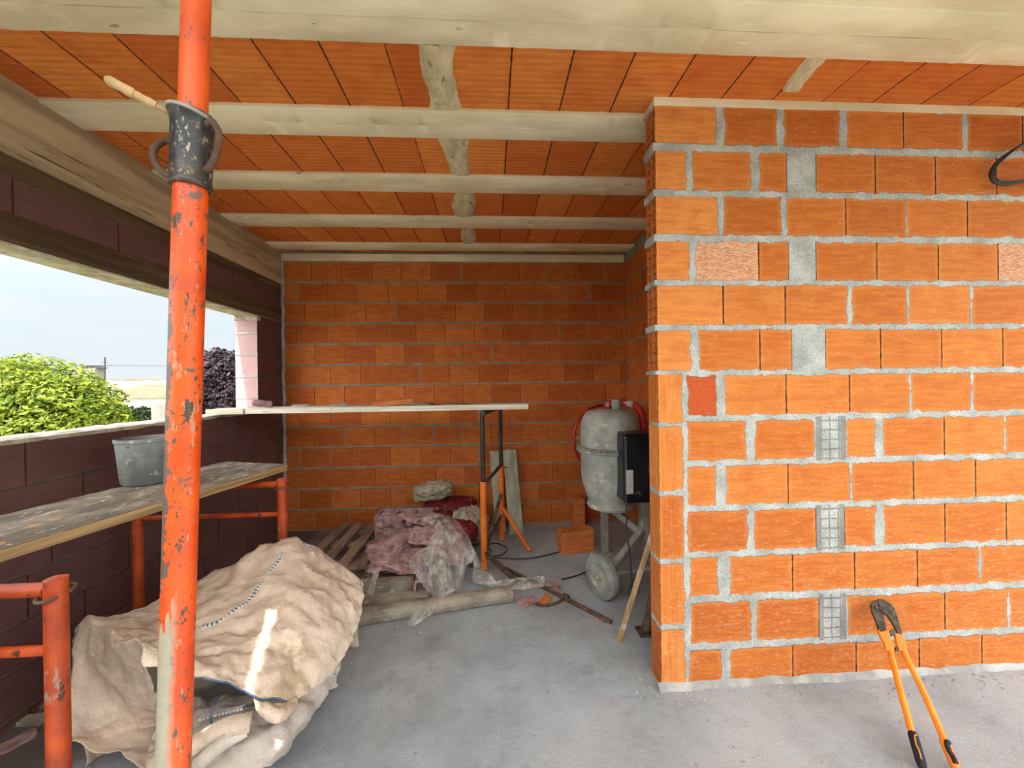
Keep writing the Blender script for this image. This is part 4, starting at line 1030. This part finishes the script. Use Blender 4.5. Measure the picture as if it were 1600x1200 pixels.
# ---- hook of cable at the right edge --------------------------------------------------------------------------
m = MB(); Y = YN-.03
m.tube(cat([P(1640,205,Y+.02), P(1612,218,Y), P(1598,226,Y-.01), P(1575,240,Y), P(1557,254,Y), P(1548,270,Y), P(1553,284,Y), P(1570,288,Y), P(1600,283,Y), P(1640,276,Y)], 8), .0072, 12)
m.tube(cat([P(1600,222,Y-.02), P(1570,247,Y-.012), P(1555,264,Y-.015), P(1558,280,Y-.01), P(1575,284,Y-.01), P(1605,280,Y)], 8), .0045, 10)
cb_ = m.build('hanging_cable', 'cable', smooth=True); tag(cb_, 'loop of dark grey cable hanging on the near brick wall at the right edge', 'cable')

# ---- pallet ------------------------------------------------------------------------------------------------------------
px0, px1, py0, py1 = -1.50, -.35, 3.02, 3.93
pal = thing('wooden_pallet', 'weathered wooden pallet on the floor in front of the back wall', 'pallet', ((px0+px1)/2, (py0+py1)/2, 0))
for k in range(8):
    x = px0+.048+k*(px1-px0-.096)/7; m = MB(); m.box((x+.004*math.sin(k*4), (py0+py1)/2, .131), (.088, py1-py0, .020)); m.build('slat', 'wood_pallet', pal, bevel=.002)
for y in (py0+.04, (py0+py1)/2, py1-.04):
    m = MB(); m.box(((px0+px1)/2, y, .1095), (px1-px0, .09, .020)); m.build('cross_board', 'wood_pallet', pal, bevel=.002)
    m = MB(); m.box(((px0+px1)/2, y, .010), (px1-px0, .09, .018)); m.build('bottom_board', 'wood_pallet', pal, bevel=.002)
    for x in (px0+.06, (px0+px1)/2, px1-.06):
        m = MB(); m.box((x, y, .059), (.11, .085, .080)); m.build('block', 'wood_pallet', pal, bevel=.003)
# timbers in front of it
def timber(a, b, w_, h, m_, label, name='timber', roundend=False):
    a, b = Vector(a), Vector(b); a.z = b.z = h/2+.001+a.z; m = MB()
    if roundend:
        n = (b-a).normalized(); x, y, d = basis(n); secs = []
        for i in range(15):
            t = i/14; p = a.lerp(b, t); sec = []
            for k in range(13):
                an = 2*PI*k/12; ex_ = abs(math.cos(an))**.5*(1 if math.cos(an)>0 else -1); ey = abs(math.sin(an))**.6*(1 if math.sin(an)>0 else -1)
                sec.append(p+x*ex_*w_/2*(1+.03*noise.noise(Vector((t*4,k*.5,0))))+y*ey*h/2)
            secs.append(sec)
        m.grid(secs); m.quad(secs[0][:12]); m.quad(secs[-1][:12]); o = m.build(name, m_, smooth=True, org=a)
    else:
        m.bar(a, b, w_, h); o = m.build(name, m_, bevel=.004, org=a)
    return tag(o, label, 'timber')
timber(PZ(520, 985, 0)+Vector((0,.03,0)), PZ(800, 944, 0)+Vector((0,.05,0)), .10, .088, 'wood_grey', 'long grey timber beam with a rounded end lying frontmost on the floor', roundend=True)
timber((-1.05, 2.86, 0), (-.33, 2.93, 0), .09, .075, 'wood_grey', 'grey timber lying directly in front of the pallet under the plastic sheet')
timber((-1.10, 2.70, 0), (-.45, 2.75, 0), .08, .045, 'wood_grey', 'thin grey timber between the front beam and the pallet timber')
timber((-1.0, 2.60, 0), (-.66, 2.61, 0), .06, .03, 'brick_loose', 'orange brick strip lying behind the front beam near the big bag', 'brick_strip')

# ---- pink rubble --------------------------------------------------------------------------------------------------------
ztopP = .142
def hollow_block(c, L, W, H, R, label, nh=2, mt='rubble'):
    m = MB(); t = Vector(c); th = .028
    def bx(a, s_): m.box(t+R @ Vector(a), s_, R)
    for s_ in (-1, 1): bx((0, s_*(W/2-th/2), H/2), (L, th, H))
    for k in range(nh+1): bx((-L/2+th/2+(L-th)*k/nh, 0, H/2), (th, W-2*th, H))
    bx((0,0,.015), (L-.01,W-.01,.03))
    return tag(m.build('hollow_block', mt, bevel=.006, org=t), label, 'block')
c = P(632, 835, 3.50); 
hollow_block((c.x, 3.56, ztopP), .50, .20, .215, rz(-.04), 'upright pink hollow block on the pallet behind the heap of broken pieces', 3)
def rock(name, c, size, rot, m_, label, cat_, seed, jag=.13, cuts=9):
    bm = bmesh.new(); bmesh.ops.create_cube(bm, size=1); bmesh.ops.subdivide_edges(bm, edges=bm.edges[:], cuts=cuts, use_grid_fill=True)
    lo = 9
    for v in bm.verts:
        q = v.co*2.1+Vector((seed*5,seed,0)); q2 = v.co*5+Vector((0,seed*3,1))
        n3 = Vector((noise.noise(q), noise.noise(q+Vector((9,0,0))), noise.noise(q+Vector((0,9,0)))))*jag*2.2
        n4 = Vector((noise.noise(q2), noise.noise(q2+Vector((9,0,0))), noise.noise(q2+Vector((0,9,0)))))*jag*.9
        q3 = v.co*13+Vector((seed,2,1)); n4 += Vector((noise.noise(q3), noise.noise(q3+Vector((9,0,0))), noise.noise(q3+Vector((0,9,0)))))*.05
        edge = 1 if max(abs(v.co.x), abs(v.co.y)) > .45 else .35
        v.co = rot @ Vector([(v.co[i]+(n3[i]+n4[i])*edge)*size[i] for i in range(3)]); lo = min(lo, v.co.z)
    me = bpy.data.meshes.new(name); bm.to_mesh(me); bm.free(); me.materials.append(MT[m_])
    o = bpy.data.objects.new(name, me); C.objects.link(o); o.location = c
    return tag(o, label, cat_)
def at(px, py, Y): return P(px, py, Y)
def rockc(px, py, Y, size, rot, label, seed, m_='rubble', jag=.13):
    p = at(px, py, Y); o = rock('block_fragment', p, size, rot, m_, label, 'block fragment', seed, jag)
    zs = [v.co.z for v in o.data.vertices]; h = max(zs)
    o.location.z = max(p.z - h/2, .143); return o
rockc(655, 842, 3.22, (.50,.34,.06), eul(.34,-.12,.1), 'largest pink slab fragment sloping over the rubble heap', 1)
rockc(612, 862, 3.02, (.28,.20,.09), eul(.3,.15,.3), 'pink fragment at the left foot of the rubble heap above the pallet slats', 2)
rockc(640, 868, 2.98, (.20,.14,.09), eul(.2,-.2,-.3), 'pink fragment under the front lip of the big pink slab', 3)
rockc(600, 885, 3.06, (.16,.10,.06), eul(.1,.2,.4), 'small pink fragment lowest at the left of the rubble heap', 7)
rockc(700, 838, 3.18, (.26,.28,.07), eul(.3,.5,.2), 'pink slab fragment tipping to the right beneath the plastic sheet', 4)
rockc(612, 810, 3.42, (.22,.10,.14), eul(0,.1,.0), 'broken pink piece against the face of the upright hollow block', 5)
rockc(655, 806, 3.42, (.20,.09,.08), eul(0,.05,.1), 'thin broken pink piece along the top of the hollow block', 6)
rockc(668, 828, 3.05, (.20,.13,.05), eul(.5,.1,.5), 'pink shard lying crosswise in the middle of the big pink slab', 8, 'rubble', .2)
rockc(625, 838, 3.12, (.18,.12,.06), eul(.2,-.3,.9), 'pink lump on the upper left of the big pink slab', 9, 'rubble', .2)
rockc(596, 862, 3.05, (.14,.10,.06), eul(.1,.3,1.2), 'pink lump sticking out furthest left from the heap', 10, 'rubble', .2)
m = MB()
hb = PZ(657, 940, 0)
def small_hollow(c, R, label):
    m = MB(); t = Vector(c); L, W, H, th = .13, .12, .125, .02
    for a, s_ in (((0,0,th/2),(L,W,th)), ((0,0,H-th/2),(L,W,th)), ((-L/2+th/2,0,H/2),(th,W,H)), ((L/2-th/2,0,H/2),(th,W,H))): m.box(t+R@Vector(a), s_, R)
    return tag(m.build('block_fragment', 'rubble', bevel=.007, org=t), label, 'block fragment')
small_hollow((hb.x, hb.y+.10, .001), rz(.15), 'pink hollow block end lying open towards the camera behind the front beam')
def floor_rock(px, py, size, seed, m_, label, cat_='block fragment', nm='block_fragment', zf=0):
    p = PZ(px, py, zf); return rock(nm, p, size, eul(0,0,seed*.7), m_, label, cat_, seed, .1, 3)
floor_rock(632, 938, (.14,.07,.045), 11, 'rubble', 'small pink chip left of the open hollow block end')
floor_rock(612, 932, (.06,.05,.05), 12, 'mortar', 'small grey mortar crumb between the beams', 'mortar lump', 'mortar_lump')
floor_rock(864, 918, (.10,.08,.055), 13, 'rubble', 'square pink chip on the floor touching the cable end')
floor_rock(825, 943, (.13,.08,.04), 14, 'rubble', 'pink chip on the floor just right of the front beam end')
floor_rock(853, 938, (.12,.06,.02), 15, 'brick_loose', 'orange brick chip on the floor beside the rusty bar', 'brick fragment', 'brick_fragment')
floor_rock(548, 984, (.05,.03,.02), 16, 'wood_stick', 'small wood chip on the floor beside the big bag corner', 'wood chip', 'wood_chip')
floor_rock(938, 968, (.07,.04,.015), 17, 'rubble', 'small pinkish chip on the floor under the tip of the rusty bar')
floor_rock(930, 862, (.10,.05,.02), 18, 'mortar', 'flat grey mortar piece beside the mixer foot', 'mortar lump', 'mortar_lump')
rr = random.Random(9)
m = MB()
for i in range(420):
    k = rr.random()
    if k < .45: x, y = rr.uniform(-1.0, .6), rr.uniform(2.0, 3.6)
    elif k < .7: x, y = rr.uniform(.85, 3.0), YN-.03-abs(rr.gauss(0,.06))
    elif k < .8: x, y = XE-.03-abs(rr.gauss(0,.05)), rr.uniform(1.8, 2.4)
    else: x, y = rr.uniform(-.9, 2.5), rr.uniform(1.5, 2.6)
    s_ = rr.uniform(.003, .010); m.box((x, y, s_*.3), (s_, s_*rr.uniform(.6,1.3), s_*.7), eul(rr.random(), rr.random(), rr.random()*6), .6)
tag(m.build('floor_grit', 'mortar'), 'scattered grey mortar grit over the concrete floor', 'grit', kind='stuff')

# ---- sacks behind the heap ---------------------------------------------------------------------------------------------
def blob(name, c, size, rot, m_, seed, amp=.18, sq=3.4, parent=None, solidlow=True):
    bm = bmesh.new(); bmesh.ops.create_icosphere(bm, subdivisions=5, radius=1); lo = 9
    for v in bm.verts:
        d = v.co.normalized(); k = (abs(d.x)**sq+abs(d.y)**sq+abs(d.z)**sq)**(-1/sq); p = d*k
        q = d*2.4+Vector((seed*4,seed,1)); h = (1-2*abs(noise.noise(q)))*.5+noise.noise(q*2)*.5+.35*(1-2*abs(noise.noise(q*4.1)))
        h += .3*(1-2*abs(noise.noise(q*7.3))); p = p*(1+amp*h); v.co = rot @ Vector([p[i]*size[i]/2 for i in range(3)]); lo = min(lo, v.co.z)
    for v in bm.verts: v.co.z -= lo
    me = bpy.data.meshes.new(name); bm.to_mesh(me); bm.free(); me.materials.append(MT[m_])
    me.polygons.foreach_set('use_smooth', [True]*len(me.polygons))
    o = bpy.data.objects.new(name, me); C.objects.link(o); o.location = c; return o
b1 = blob('sack', (P(705, 820, 3.9).x, 3.84, ztopP), (.46,.26,.20), eul(0,0,.1), 'maroon', 1, .2)
tag(b1, 'crumpled dark red sack behind the pink hollow block', 'sack')
zb1 = ztopP+max(v.co.z for v in b1.data.vertices)-.02
b2 = blob('paper_sack', (P(678, 790, 3.9).x, 3.84, zb1), (.30,.20,.12), eul(.1,-.10,.1), 'paper', 2, .30)
tag(b2, 'crumpled grey paper sack on top of the dark red sack', 'sack')
b3 = blob('paper_sack', (P(735, 838, 3.6).x, 3.62, .0), (.26,.20,.26), eul(0,0,.4), 'paper', 3, .32)
tag(b3, 'crumpled grey paper bag on the floor at the right end of the pallet', 'sack')
b4 = blob('sack', (P(722, 845, 3.4).x, 3.38, ztopP), (.24,.22,.13), eul(0,.2,.2), 'maroon', 4, .2)
tag(b4, 'small dark red bag between the pink heap and the orange trestle', 'sack')

# ---- plastic sheet ------------------------------------------------------------------------------------------------------
def S(rows): return [[P(*p) for p in r] for r in rows]
g1 = sheet(S([
 [(655,812,3.10),(668,806,3.12),(685,803,3.15),(702,808,3.15),(722,822,3.12)],
 [(680,826,2.98),(684,818,3.0),(690,815,3.02),(706,825,3.0),(735,848,2.98)],
 [(668,852,2.88),(676,850,2.86),(690,848,2.86),(702,858,2.88),(742,872,2.90)],
 [(640,878,2.82),(664,884,2.78),(690,884,2.76),(704,888,2.80),(728,886,2.84)],
 [(655,905,2.76),(676,912,2.72),(692,914,2.70),(708,910,2.74),(722,906,2.80)],
 [(672,928,2.70),(684,934,2.66),(695,932,2.66),(708,924,2.70),(716,920,2.76)]]), 9)
g1 = wrinkle(g1, .016, 9, .6, 2, (2.2,1,.35))
pls = thing('plastic_sheet', 'crumpled clear plastic sheet draped over the pink rubble heap', 'plastic sheet', P(690, 935, 2.68))
m = MB(); m.grid(g1); m.build('sheet', 'plastic', pls, smooth=True)
g2 = sheet(S([[(690,928,2.64),(700,924,2.66),(712,920,2.7)],[(672,938,2.56),(684,944,2.54),(692,938,2.58)],[(655,952,2.50),(668,962,2.46),(680,952,2.50)],[(636,972,2.44),(642,980,2.42),(660,970,2.44)]]), 8)
g2 = wrinkle(g2, .008, 14, .6, 3); m = MB(); m.grid([[Vector((p.x, p.y, max(p.z, .006))) for p in r] for r in g2]); m.build('loose_tail', 'plastic', pls, smooth=True)
g3 = sheet(S([[(735,850,2.98),(745,862,2.95),(752,880,2.9)],[(740,880,2.95),(752,890,2.92),(765,895,2.88)],[(740,908,2.85),(760,912,2.82),(785,912,2.8)],[(760,915,2.82),(800,905,2.85),(845,900,2.85)],[(780,925,2.74),(815,922,2.76),(850,918,2.78)]]), 8)
g3 = wrinkle(g3, .02, 9, .6, 5); m = MB(); m.grid([[Vector((p.x, p.y, max(p.z, .006))) for p in r] for r in g3]); m.build('sheet', 'plastic', pls, smooth=True)
g4 = sheet(S([[(590,882,2.92),(598,880,2.92)],[(582,900,2.86),(590,902,2.86)],[(574,925,2.78),(582,930,2.78)]]), 8)
m = MB(); m.grid(wrinkle(g4, .004, 12, .5, 6)); tag(m.build('plastic_strip', 'plastic', smooth=True), 'narrow clear plastic strip hanging from the left front of the pallet', 'plastic strip')

# ---- big bag -----------------------------------------------------------------------------------------------------------------
bag = thing('bulk_bag', 'crumpled beige woven bulk bag with blue stitched seams slumped on the floor', 'bulk bag', P(320, 1150, 1.6)*1)
bag.location.z = 0
T = [
 [(125,982,1.60),(190,968,1.75),(265,940,1.90),(350,893,2.02),(440,848,2.12),(505,872,2.22),(556,916,2.22)],
 [(150,990,1.50),(215,985,1.60),(285,965,1.72),(370,925,1.85),(457,897,1.95),(520,912,2.05),(563,935,2.12)],
 [(180,1002,1.42),(240,1008,1.48),(310,1000,1.58),(385,975,1.68),(460,952,1.78),(522,955,1.90),(560,968,1.98)],
 [(205,1015,1.38),(260,1035,1.40),(325,1035,1.45),(395,1030,1.52),(460,1018,1.62),(512,1005,1.72),(538,1010,1.82)],
 [(235,1038,1.36),(285,1062,1.34),(340,1075,1.36),(400,1093,1.40),(448,1098,1.47),(480,1078,1.56),(512,1045,1.70)]]
Tw = S(T)
back = [Vector((p.x-.01, p.y+.03, p.z*.55)) for p in Tw[0]]; back2 = [Vector((p.x, p.y+.02, .01)) for p in Tw[0]]
full = [back2, back]+Tw
dg = sheet(full, 16)
wg = wrinkle(dg, .022, 4.9, .9, 1, (1,1.3,1)); wg = wrinkle(wg, .009, 12, .85, 4)
wg = [[Vector((p.x, p.y, max(p.z, .004))) for p in r] for r in wg]
m = MB(); m.grid(wg); top_p = m.build('top_panel', 'bag', bag, smooth=True, solid=.003)
# right side panel, tucked under
rs = [[Vector(r[-1]) for r in wg], [Vector((r[-1].x-.20, r[-1].y-.02, max(.01, r[-1].z*.5))) for r in wg], [Vector((r[-1].x-.24, r[-1].y-.02, .006)) for r in wg]]
m = MB(); m.grid(wrinkle(sheet(rs, 4), .006, 8, .5, 7)); m.build('side_panel', 'bag', bag, smooth=True)
Lp = S([
 [(125,983,1.58),(160,992,1.50),(205,1014,1.40),(240,1040,1.36)],
 [(118,1045,1.56),(160,1052,1.56),(205,1062,1.54),(248,1078,1.52)],
 [(113,1105,1.55),(155,1112,1.57),(200,1118,1.60),(252,1122,1.64)],
 [(109,1150,1.55),(152,1152,1.58),(200,1150,1.58),(252,1145,1.62)],
 [(108,1166,1.50),(155,1172,1.50),(200,1190,1.45),(246,1225,1.38)]])
lg_ = wrinkle(sheet(Lp, 13), .016, 6, .9, 9); lg_ = wrinkle(lg_, .003, 16, .5, 2)
c0_ = [wg[i][0] for i in range(32, len(wg))]; nL = len(lg_[0])
for k in range(nL):
    t = k/(nL-1)*(len(c0_)-1); i0 = int(t); d0 = c0_[i0].lerp(c0_[min(i0+1, len(c0_)-1)], t-i0)-lg_[0][k]
    for r in range(0, 24): lg_[r][k] = lg_[r][k]+d0*(1-r/24)**2
m = MB(); m.grid([[Vector((p.x, p.y, max(p.z, .004))) for p in r] for r in lg_]); m.build('mouth_panel', 'bag', bag, smooth=True, solid=.003)
Lo = S([
 [(250,1085,1.80),(310,1090,1.78),(380,1096,1.76),(450,1082,1.82),(500,1040,1.95),(522,985,2.18)],
 [(252,1120,1.66),(312,1118,1.64),(372,1112,1.62),(440,1112,1.66),(498,1062,1.85),(526,1025,2.06)],
 [(240,1160,1.56),(310,1150,1.52),(372,1142,1.50),(440,1138,1.56),(496,1085,1.78),(526,1050,1.98)],
 [(225,1192,1.46),(300,1190,1.44),(365,1180,1.45),(436,1166,1.50),(492,1100,1.74),(524,1062,1.96)],
 [(215,1225,1.42),(300,1225,1.40),(360,1212,1.42),(428,1180,1.50),(488,1108,1.76),(522,1068,1.98)]])
lo_ = wrinkle(sheet(Lo, 14), .022, 6, .9, 3, (1,1,1)); lo_ = wrinkle(lo_, .006, 17, .5, 8)
lo_ = [[Vector((p.x, p.y, max(p.z, .005))) for p in r] for r in lo_]
m = MB(); m.grid(lo_); m.build('bottom_panel', 'bag_pale', bag, smooth=True, solid=.003)
# crumpled loop at the front corner
Cr = S([[(395,1092,1.39),(425,1100,1.42),(452,1098,1.46),(462,1088,1.50)],[(402,1108,1.38),(428,1116,1.38),(452,1112,1.42),(460,1104,1.47)],[(418,1122,1.39),(434,1128,1.38),(448,1122,1.41),(456,1112,1.45)]])
m = MB(); m.grid(wrinkle(sheet(Cr, 9), .010, 14, .8, 5)); m.build('corner_loop', 'bag', bag, smooth=True)
# seams
def _x(): pass
def seam(pts, parent, lift=.006, w_=.011, kstep=.015, nm='seam'):
    L_ = cat(pts, 10); m = MB(); m.tube(L_, w_*.45, 8); sm = m.build(nm, 'stitch_blue', parent, smooth=True)
    m = MB(); acc = 0; tot = 0
    for i in range(len(L_)-1):
        d = L_[i+1]-L_[i]; ln = d.length
        while acc < ln:
            p = L_[i]+d*(acc/ln); x, y, dd = basis(d); m.box(p, (w_*1.9, w_*.95, kstep*.5), Matrix((x, y, dd)).transposed()); acc += kstep
        acc -= ln
    s2 = m.build('stitches', 'stitch_white', sm); return sm
def on_top(i, j): return wg[i][j]+Vector((0,-.002,.003))
nr_, nc_ = len(wg), len(wg[0])
def proj(p): v = p-CAM; d = v.dot(_f); return (800+F*v.dot(_r)/d, 600-F*v.dot(_u)/d)
pp_ = [(i, j, proj(wg[i][j])) for i in range(30, len(wg), 2) for j in range(0, nc_, 2)]
sl_ = []
for px, py in ((441,852),(436,872),(424,895),(405,917),(390,936),(366,952),(342,967),(318,982),(296,996)):
    i, j, _q = min(pp_, key=lambda a: (a[2][0]-px)**2+(a[2][1]-py)**2); sl_.append(on_top(i, j))
seam(sl_, bag)
seam([wg[32][j]+Vector((0,0,.003)) for j in range(64, nc_, 4)]+[wg[40][nc_-1]+Vector((0,0,.003))], bag, nm='seam')
ed = wg[-1]; m = MB(); m.tube([ed[j]+Vector((0,-.001,-.001)) for j in range(6, 64, 2)], .0028, 8); m.build('hem', 'stitch_blue', bag, smooth=True)
m = MB(); m.tube([lg_[i][0] for i in range(0, len(lg_)-2, 2)], .0025, 8); m.build('hem', 'stitch_blue', bag, smooth=True)
def strip(ctr, wdt, nm, mm, k=8):
    a = cat(ctr, k); m = MB(); rows = []
    for i, p in enumerate(a):
        d = (a[min(i+1,len(a)-1)]-a[max(i-1,0)]).normalized(); tow = (CAM-p).normalized(); s_ = d.cross(tow).normalized()
        rows.append([p-s_*wdt/2, p, p+s_*wdt/2])
    m.grid(rows); return m.build(nm, mm, bag, smooth=True, solid=.0025)
seam([P(315,1122,1.49), P(340,1115,1.485), P(360,1110,1.48), P(382,1105,1.47)], bag, w_=.009)
seam([P(482,1062,1.80), P(498,1056,1.83), P(512,1054,1.86), P(524,1054,1.89)], bag, w_=.009)
m = MB(); m.tube(cat([P(345,1086,1.52), P(334,1102,1.46), P(330,1118,1.45), P(331,1136,1.45)], 6), .0025, 8); m.build('tie_cord', 'stitch_blue', bag, smooth=True)
strip([P(228,1205,1.38), P(270,1180,1.38), P(310,1160,1.40), P(350,1138,1.42), P(392,1128,1.44)], .06, 'lifting_strap', 'bag')
strip([P(290,1215,1.36), P(320,1185,1.37), P(350,1160,1.40), P(385,1140,1.43)], .045, 'lifting_strap', 'bag_pale')

# ---- debris on the floor by the left wall
for i, (px, py, sz) in enumerate(((45,1128,(.14,.05,.03)), (28,1160,(.10,.06,.03)), (70,1100,(.08,.05,.03)))):
    p = PZ(px, py, 0); rock('block_fragment', p, sz, eul(0,0,i), 'rubble' if i else 'wood_grey', ('pale flat scrap on the dark floor between the bag and the left wall, middle one', 'pink scrap nearest the left edge of the picture on the floor', 'pink scrap on the floor furthest back behind the near orange leg')[i], 'block fragment', 20+i, .1, 3)

# ====================================================================== OUTSIDE
def tree(nm, label, c, blobs, leaf, n, lm, seed, trunk_z=-3.1):
    R = random.Random(seed); V, Fc, A = [], [], []
    tot = sum(b[3]**2 for b in blobs)
    for bx_, by_, bz_, r in blobs:
        for k in range(int(n*r*r/tot)):
            d = Vector((R.gauss(0,1), R.gauss(0,1), R.gauss(0,1))).normalized(); rad = r*(1-abs(R.gauss(0,.10)))*(1+.16*noise.noise(d*3.0+Vector((seed,bx_,by_))))
            p = Vector((bx_, by_, bz_))+d*rad; x, y, dd = basis((d+Vector((R.gauss(0,.6), R.gauss(0,.6), R.gauss(0,.6)+.5))).normalized())
            a = R.random()*6.3; s_ = leaf*R.uniform(.6, 1.3); u = (x*math.cos(a)+y*math.sin(a))*s_; v = (y*math.cos(a)-x*math.sin(a))*s_*.45
            b = len(V); V += [p-u, p+v*.9-u*.2, p+u, p-v*.9-u*.2]; Fc.append((b,b+1,b+2,b+3)); A.append(min(1, max(0, R.gauss(.5,.25))))
    t = thing(nm, label, 'tree', (c[0], c[1], -3.1)); o0 = Vector((c[0], c[1], -3.1))
    me = bpy.data.meshes.new('foliage'); me.from_pydata([v-o0 for v in V], [], Fc); me.materials.append(MT[lm])
    at_ = me.attributes.new('leaf', 'FLOAT', 'FACE'); at_.data.foreach_set('value', A)
    o = bpy.data.objects.new('foliage', me); C.objects.link(o); o.parent = t
    m = MB(); cc = Vector((c[0], c[1], -3.1)); top = Vector((c[0], c[1], blobs[0][2]))
    m.tube([cc, cc.lerp(top,.5), top], [.18,.14,.07], 12)
    for bx_, by_, bz_, r in blobs[1:]: m.tube([cc.lerp(top,.6), Vector((bx_,by_,bz_))], [.08,.03], 8)
    m.build('trunk', 'bark', t, smooth=True); return t
Yg = 6.5; gc = P(70, 640, Yg); s1 = Yg/F
bl = []
for px, py, rpx, dy in ((60,640,95,0),(0,650,100,.3),(110,650,75,-.2),(145,668,48,0),(-60,640,100,.2),(40,612,60,-.3),(100,610,38,.2),(20,700,110,0),(110,700,90,.1),(150,700,60,0)):
    q = P(px-8, py+18, Yg+dy); bl.append((q.x, q.y, q.z, rpx*s1))
tree('leafy_tree', 'bright green leafy tree beyond the parapet at the left', (gc.x, gc.y), bl, .045, 60000, 'leaf_green', 3)
Yp = 9.0; s2_ = Yp/F; pcn = P(345, 600, Yp); bl = []
for px, py, rpx, dy in ((345,595,42,0),(370,600,45,.2),(330,610,36,-.2),(318,560,14,0),(340,555,12,.1),(362,566,18,0),(375,630,50,0),(335,630,45,0)):
    q = P(px, py, Yp+dy); bl.append((q.x, q.y, q.z, rpx*s2_))
tree('purple_tree', 'dark purple-leaved tree between the orange prop and the pink pillar', (pcn.x, pcn.y), bl, .06, 16000, 'leaf_purple', 7)
# low hedge
Yh = 12; q = P(205, 640, Yh); bl = [(P(px,652,Yh).x, Yh, P(px,652,Yh).z, 14*Yh/F) for px in (165,180,195,210,225,240)]
tree('hedge_bush', 'low dark green bush below the pale roof beyond the parapet', (q.x, q.y), bl, .10, 3500, 'leaf_dark', 8)
# house
def facebox(m, x0, x1, y0, y1, z0, z1): m.box(((x0+x1)/2,(y0+y1)/2,(z0+z1)/2), (abs(x1-x0), abs(y1-y0), abs(z1-z0)))
Yh = 20.0
hx0, hx1 = P(150, 620, Yh).x, P(345, 620, Yh).x
zr_, ze, = P(220, 601, Yh+2.4).z, P(220, 622, Yh).z
hs = thing('house', 'low white house with a pale tiled roof beyond the parapet', 'house', ((hx0+hx1)/2, Yh+2, -3.1))
m = MB(); facebox(m, hx0+.3, hx1-.3, Yh+.3, Yh+4.5, -3.1, ze); m.build('wall', 'white_wall', hs)
m = MB(); zr2 = zr_
m.quad([(hx0, Yh, ze), (hx1, Yh, ze), (hx1, Yh+2.4, zr2), (hx0, Yh+2.4, zr2)]); m.quad([(hx0, Yh+4.8, ze), (hx1, Yh+4.8, ze), (hx1, Yh+2.4, zr2), (hx0, Yh+2.4, zr2)])
m.quad([(hx0, Yh, ze), (hx0, Yh+4.8, ze), (hx0, Yh+2.4, zr2)]); m.quad([(hx1, Yh, ze), (hx1, Yh+4.8, ze), (hx1, Yh+2.4, zr2)])
m.build('roof', 'roof', hs)
Yc = 17.0; q = P(148, 590, Yc)
ch = thing('chimney_stack', 'grey chimney with a dark curved cowl above the green tree', 'chimney', (q.x, Yc, -3.1))
m = MB(); m.box((q.x, Yc, (P(148,576,Yc).z-3.1)/2), (.42,.42,P(148,576,Yc).z+3.1)); m.build('stack', 'grey_wall', ch)
m = MB(); zt3 = P(148,576,Yc).z; m.prism([(-.34,.05),(-.2,.12),(.1,.13),(.34,.03),(.28,.0),(.05,.08),(-.2,.07),(-.3,.02)], .4, (q.x, Yc, zt3), (1,0,0), (0,0,1)); m.build('cowl', 'black_steel', ch)
Ya = 16.0; m = MB(); m.tube([P(161,600,Ya)-Vector((0,0,4)), P(164,558,Ya)], .02, 8); m.tube([P(159,566,Ya), P(168,566,Ya)], .012, 6)
tag(m.build('aerial_mast', 'black_steel'), 'thin aerial mast right of the chimney', 'aerial')
Yw = 15.0; m = MB(); m.tube([P(60,572,Yw), P(180,571,Yw), P(300,572,Yw+1), P(420,574,Yw+2)], .012, 6)
tag(m.build('overhead_wire', 'black_steel'), 'thin overhead wire crossing the sky above the roof', 'wire')
Yq = 10.0; a, b = P(235,628,Yq), P(266,628,Yq)
m = MB(); facebox(m, a.x, b.x+.5, Yq, Yq+1.2, -3.1, a.z); tag(m.build('garden_outbuilding', 'grey_wall', bevel=.03), 'small grey concrete outbuilding just left of the orange prop beyond the parapet', 'outbuilding')
for i, (px, wd, hgt) in enumerate(((172,7,4),(188,10,3),(205,8,5),(222,9,3),(238,8,5),(255,9,4))):
    Yf = 60+5*i; a = P(px, 600-hgt-1, Yf); m = MB(); s3 = Yf/F
    hb_ = thing('distant_house', ('far white house nearest the aerial mast on the skyline', 'second far white house right of the aerial mast on the skyline', 'third far white house from the aerial mast, a taller one', 'fourth far white house from the aerial mast, a lower one', 'fifth far white house from the aerial mast on the skyline', 'far white house on the skyline nearest the orange prop')[i], 'house', (a.x, Yf, -3.1), 'white houses on the skyline')
    facebox(m, a.x-wd*s3/2, a.x+wd*s3/2, Yf, Yf+4, -3.1, a.z); m.build('wall', 'white_wall', hb_)
    m = MB(); m.prism([(-wd*s3/2,0),(wd*s3/2,0),(0,.25)], 4, (a.x, Yf+2, a.z), (1,0,0), (0,0,1)); m.build('roof', 'roof', hb_)
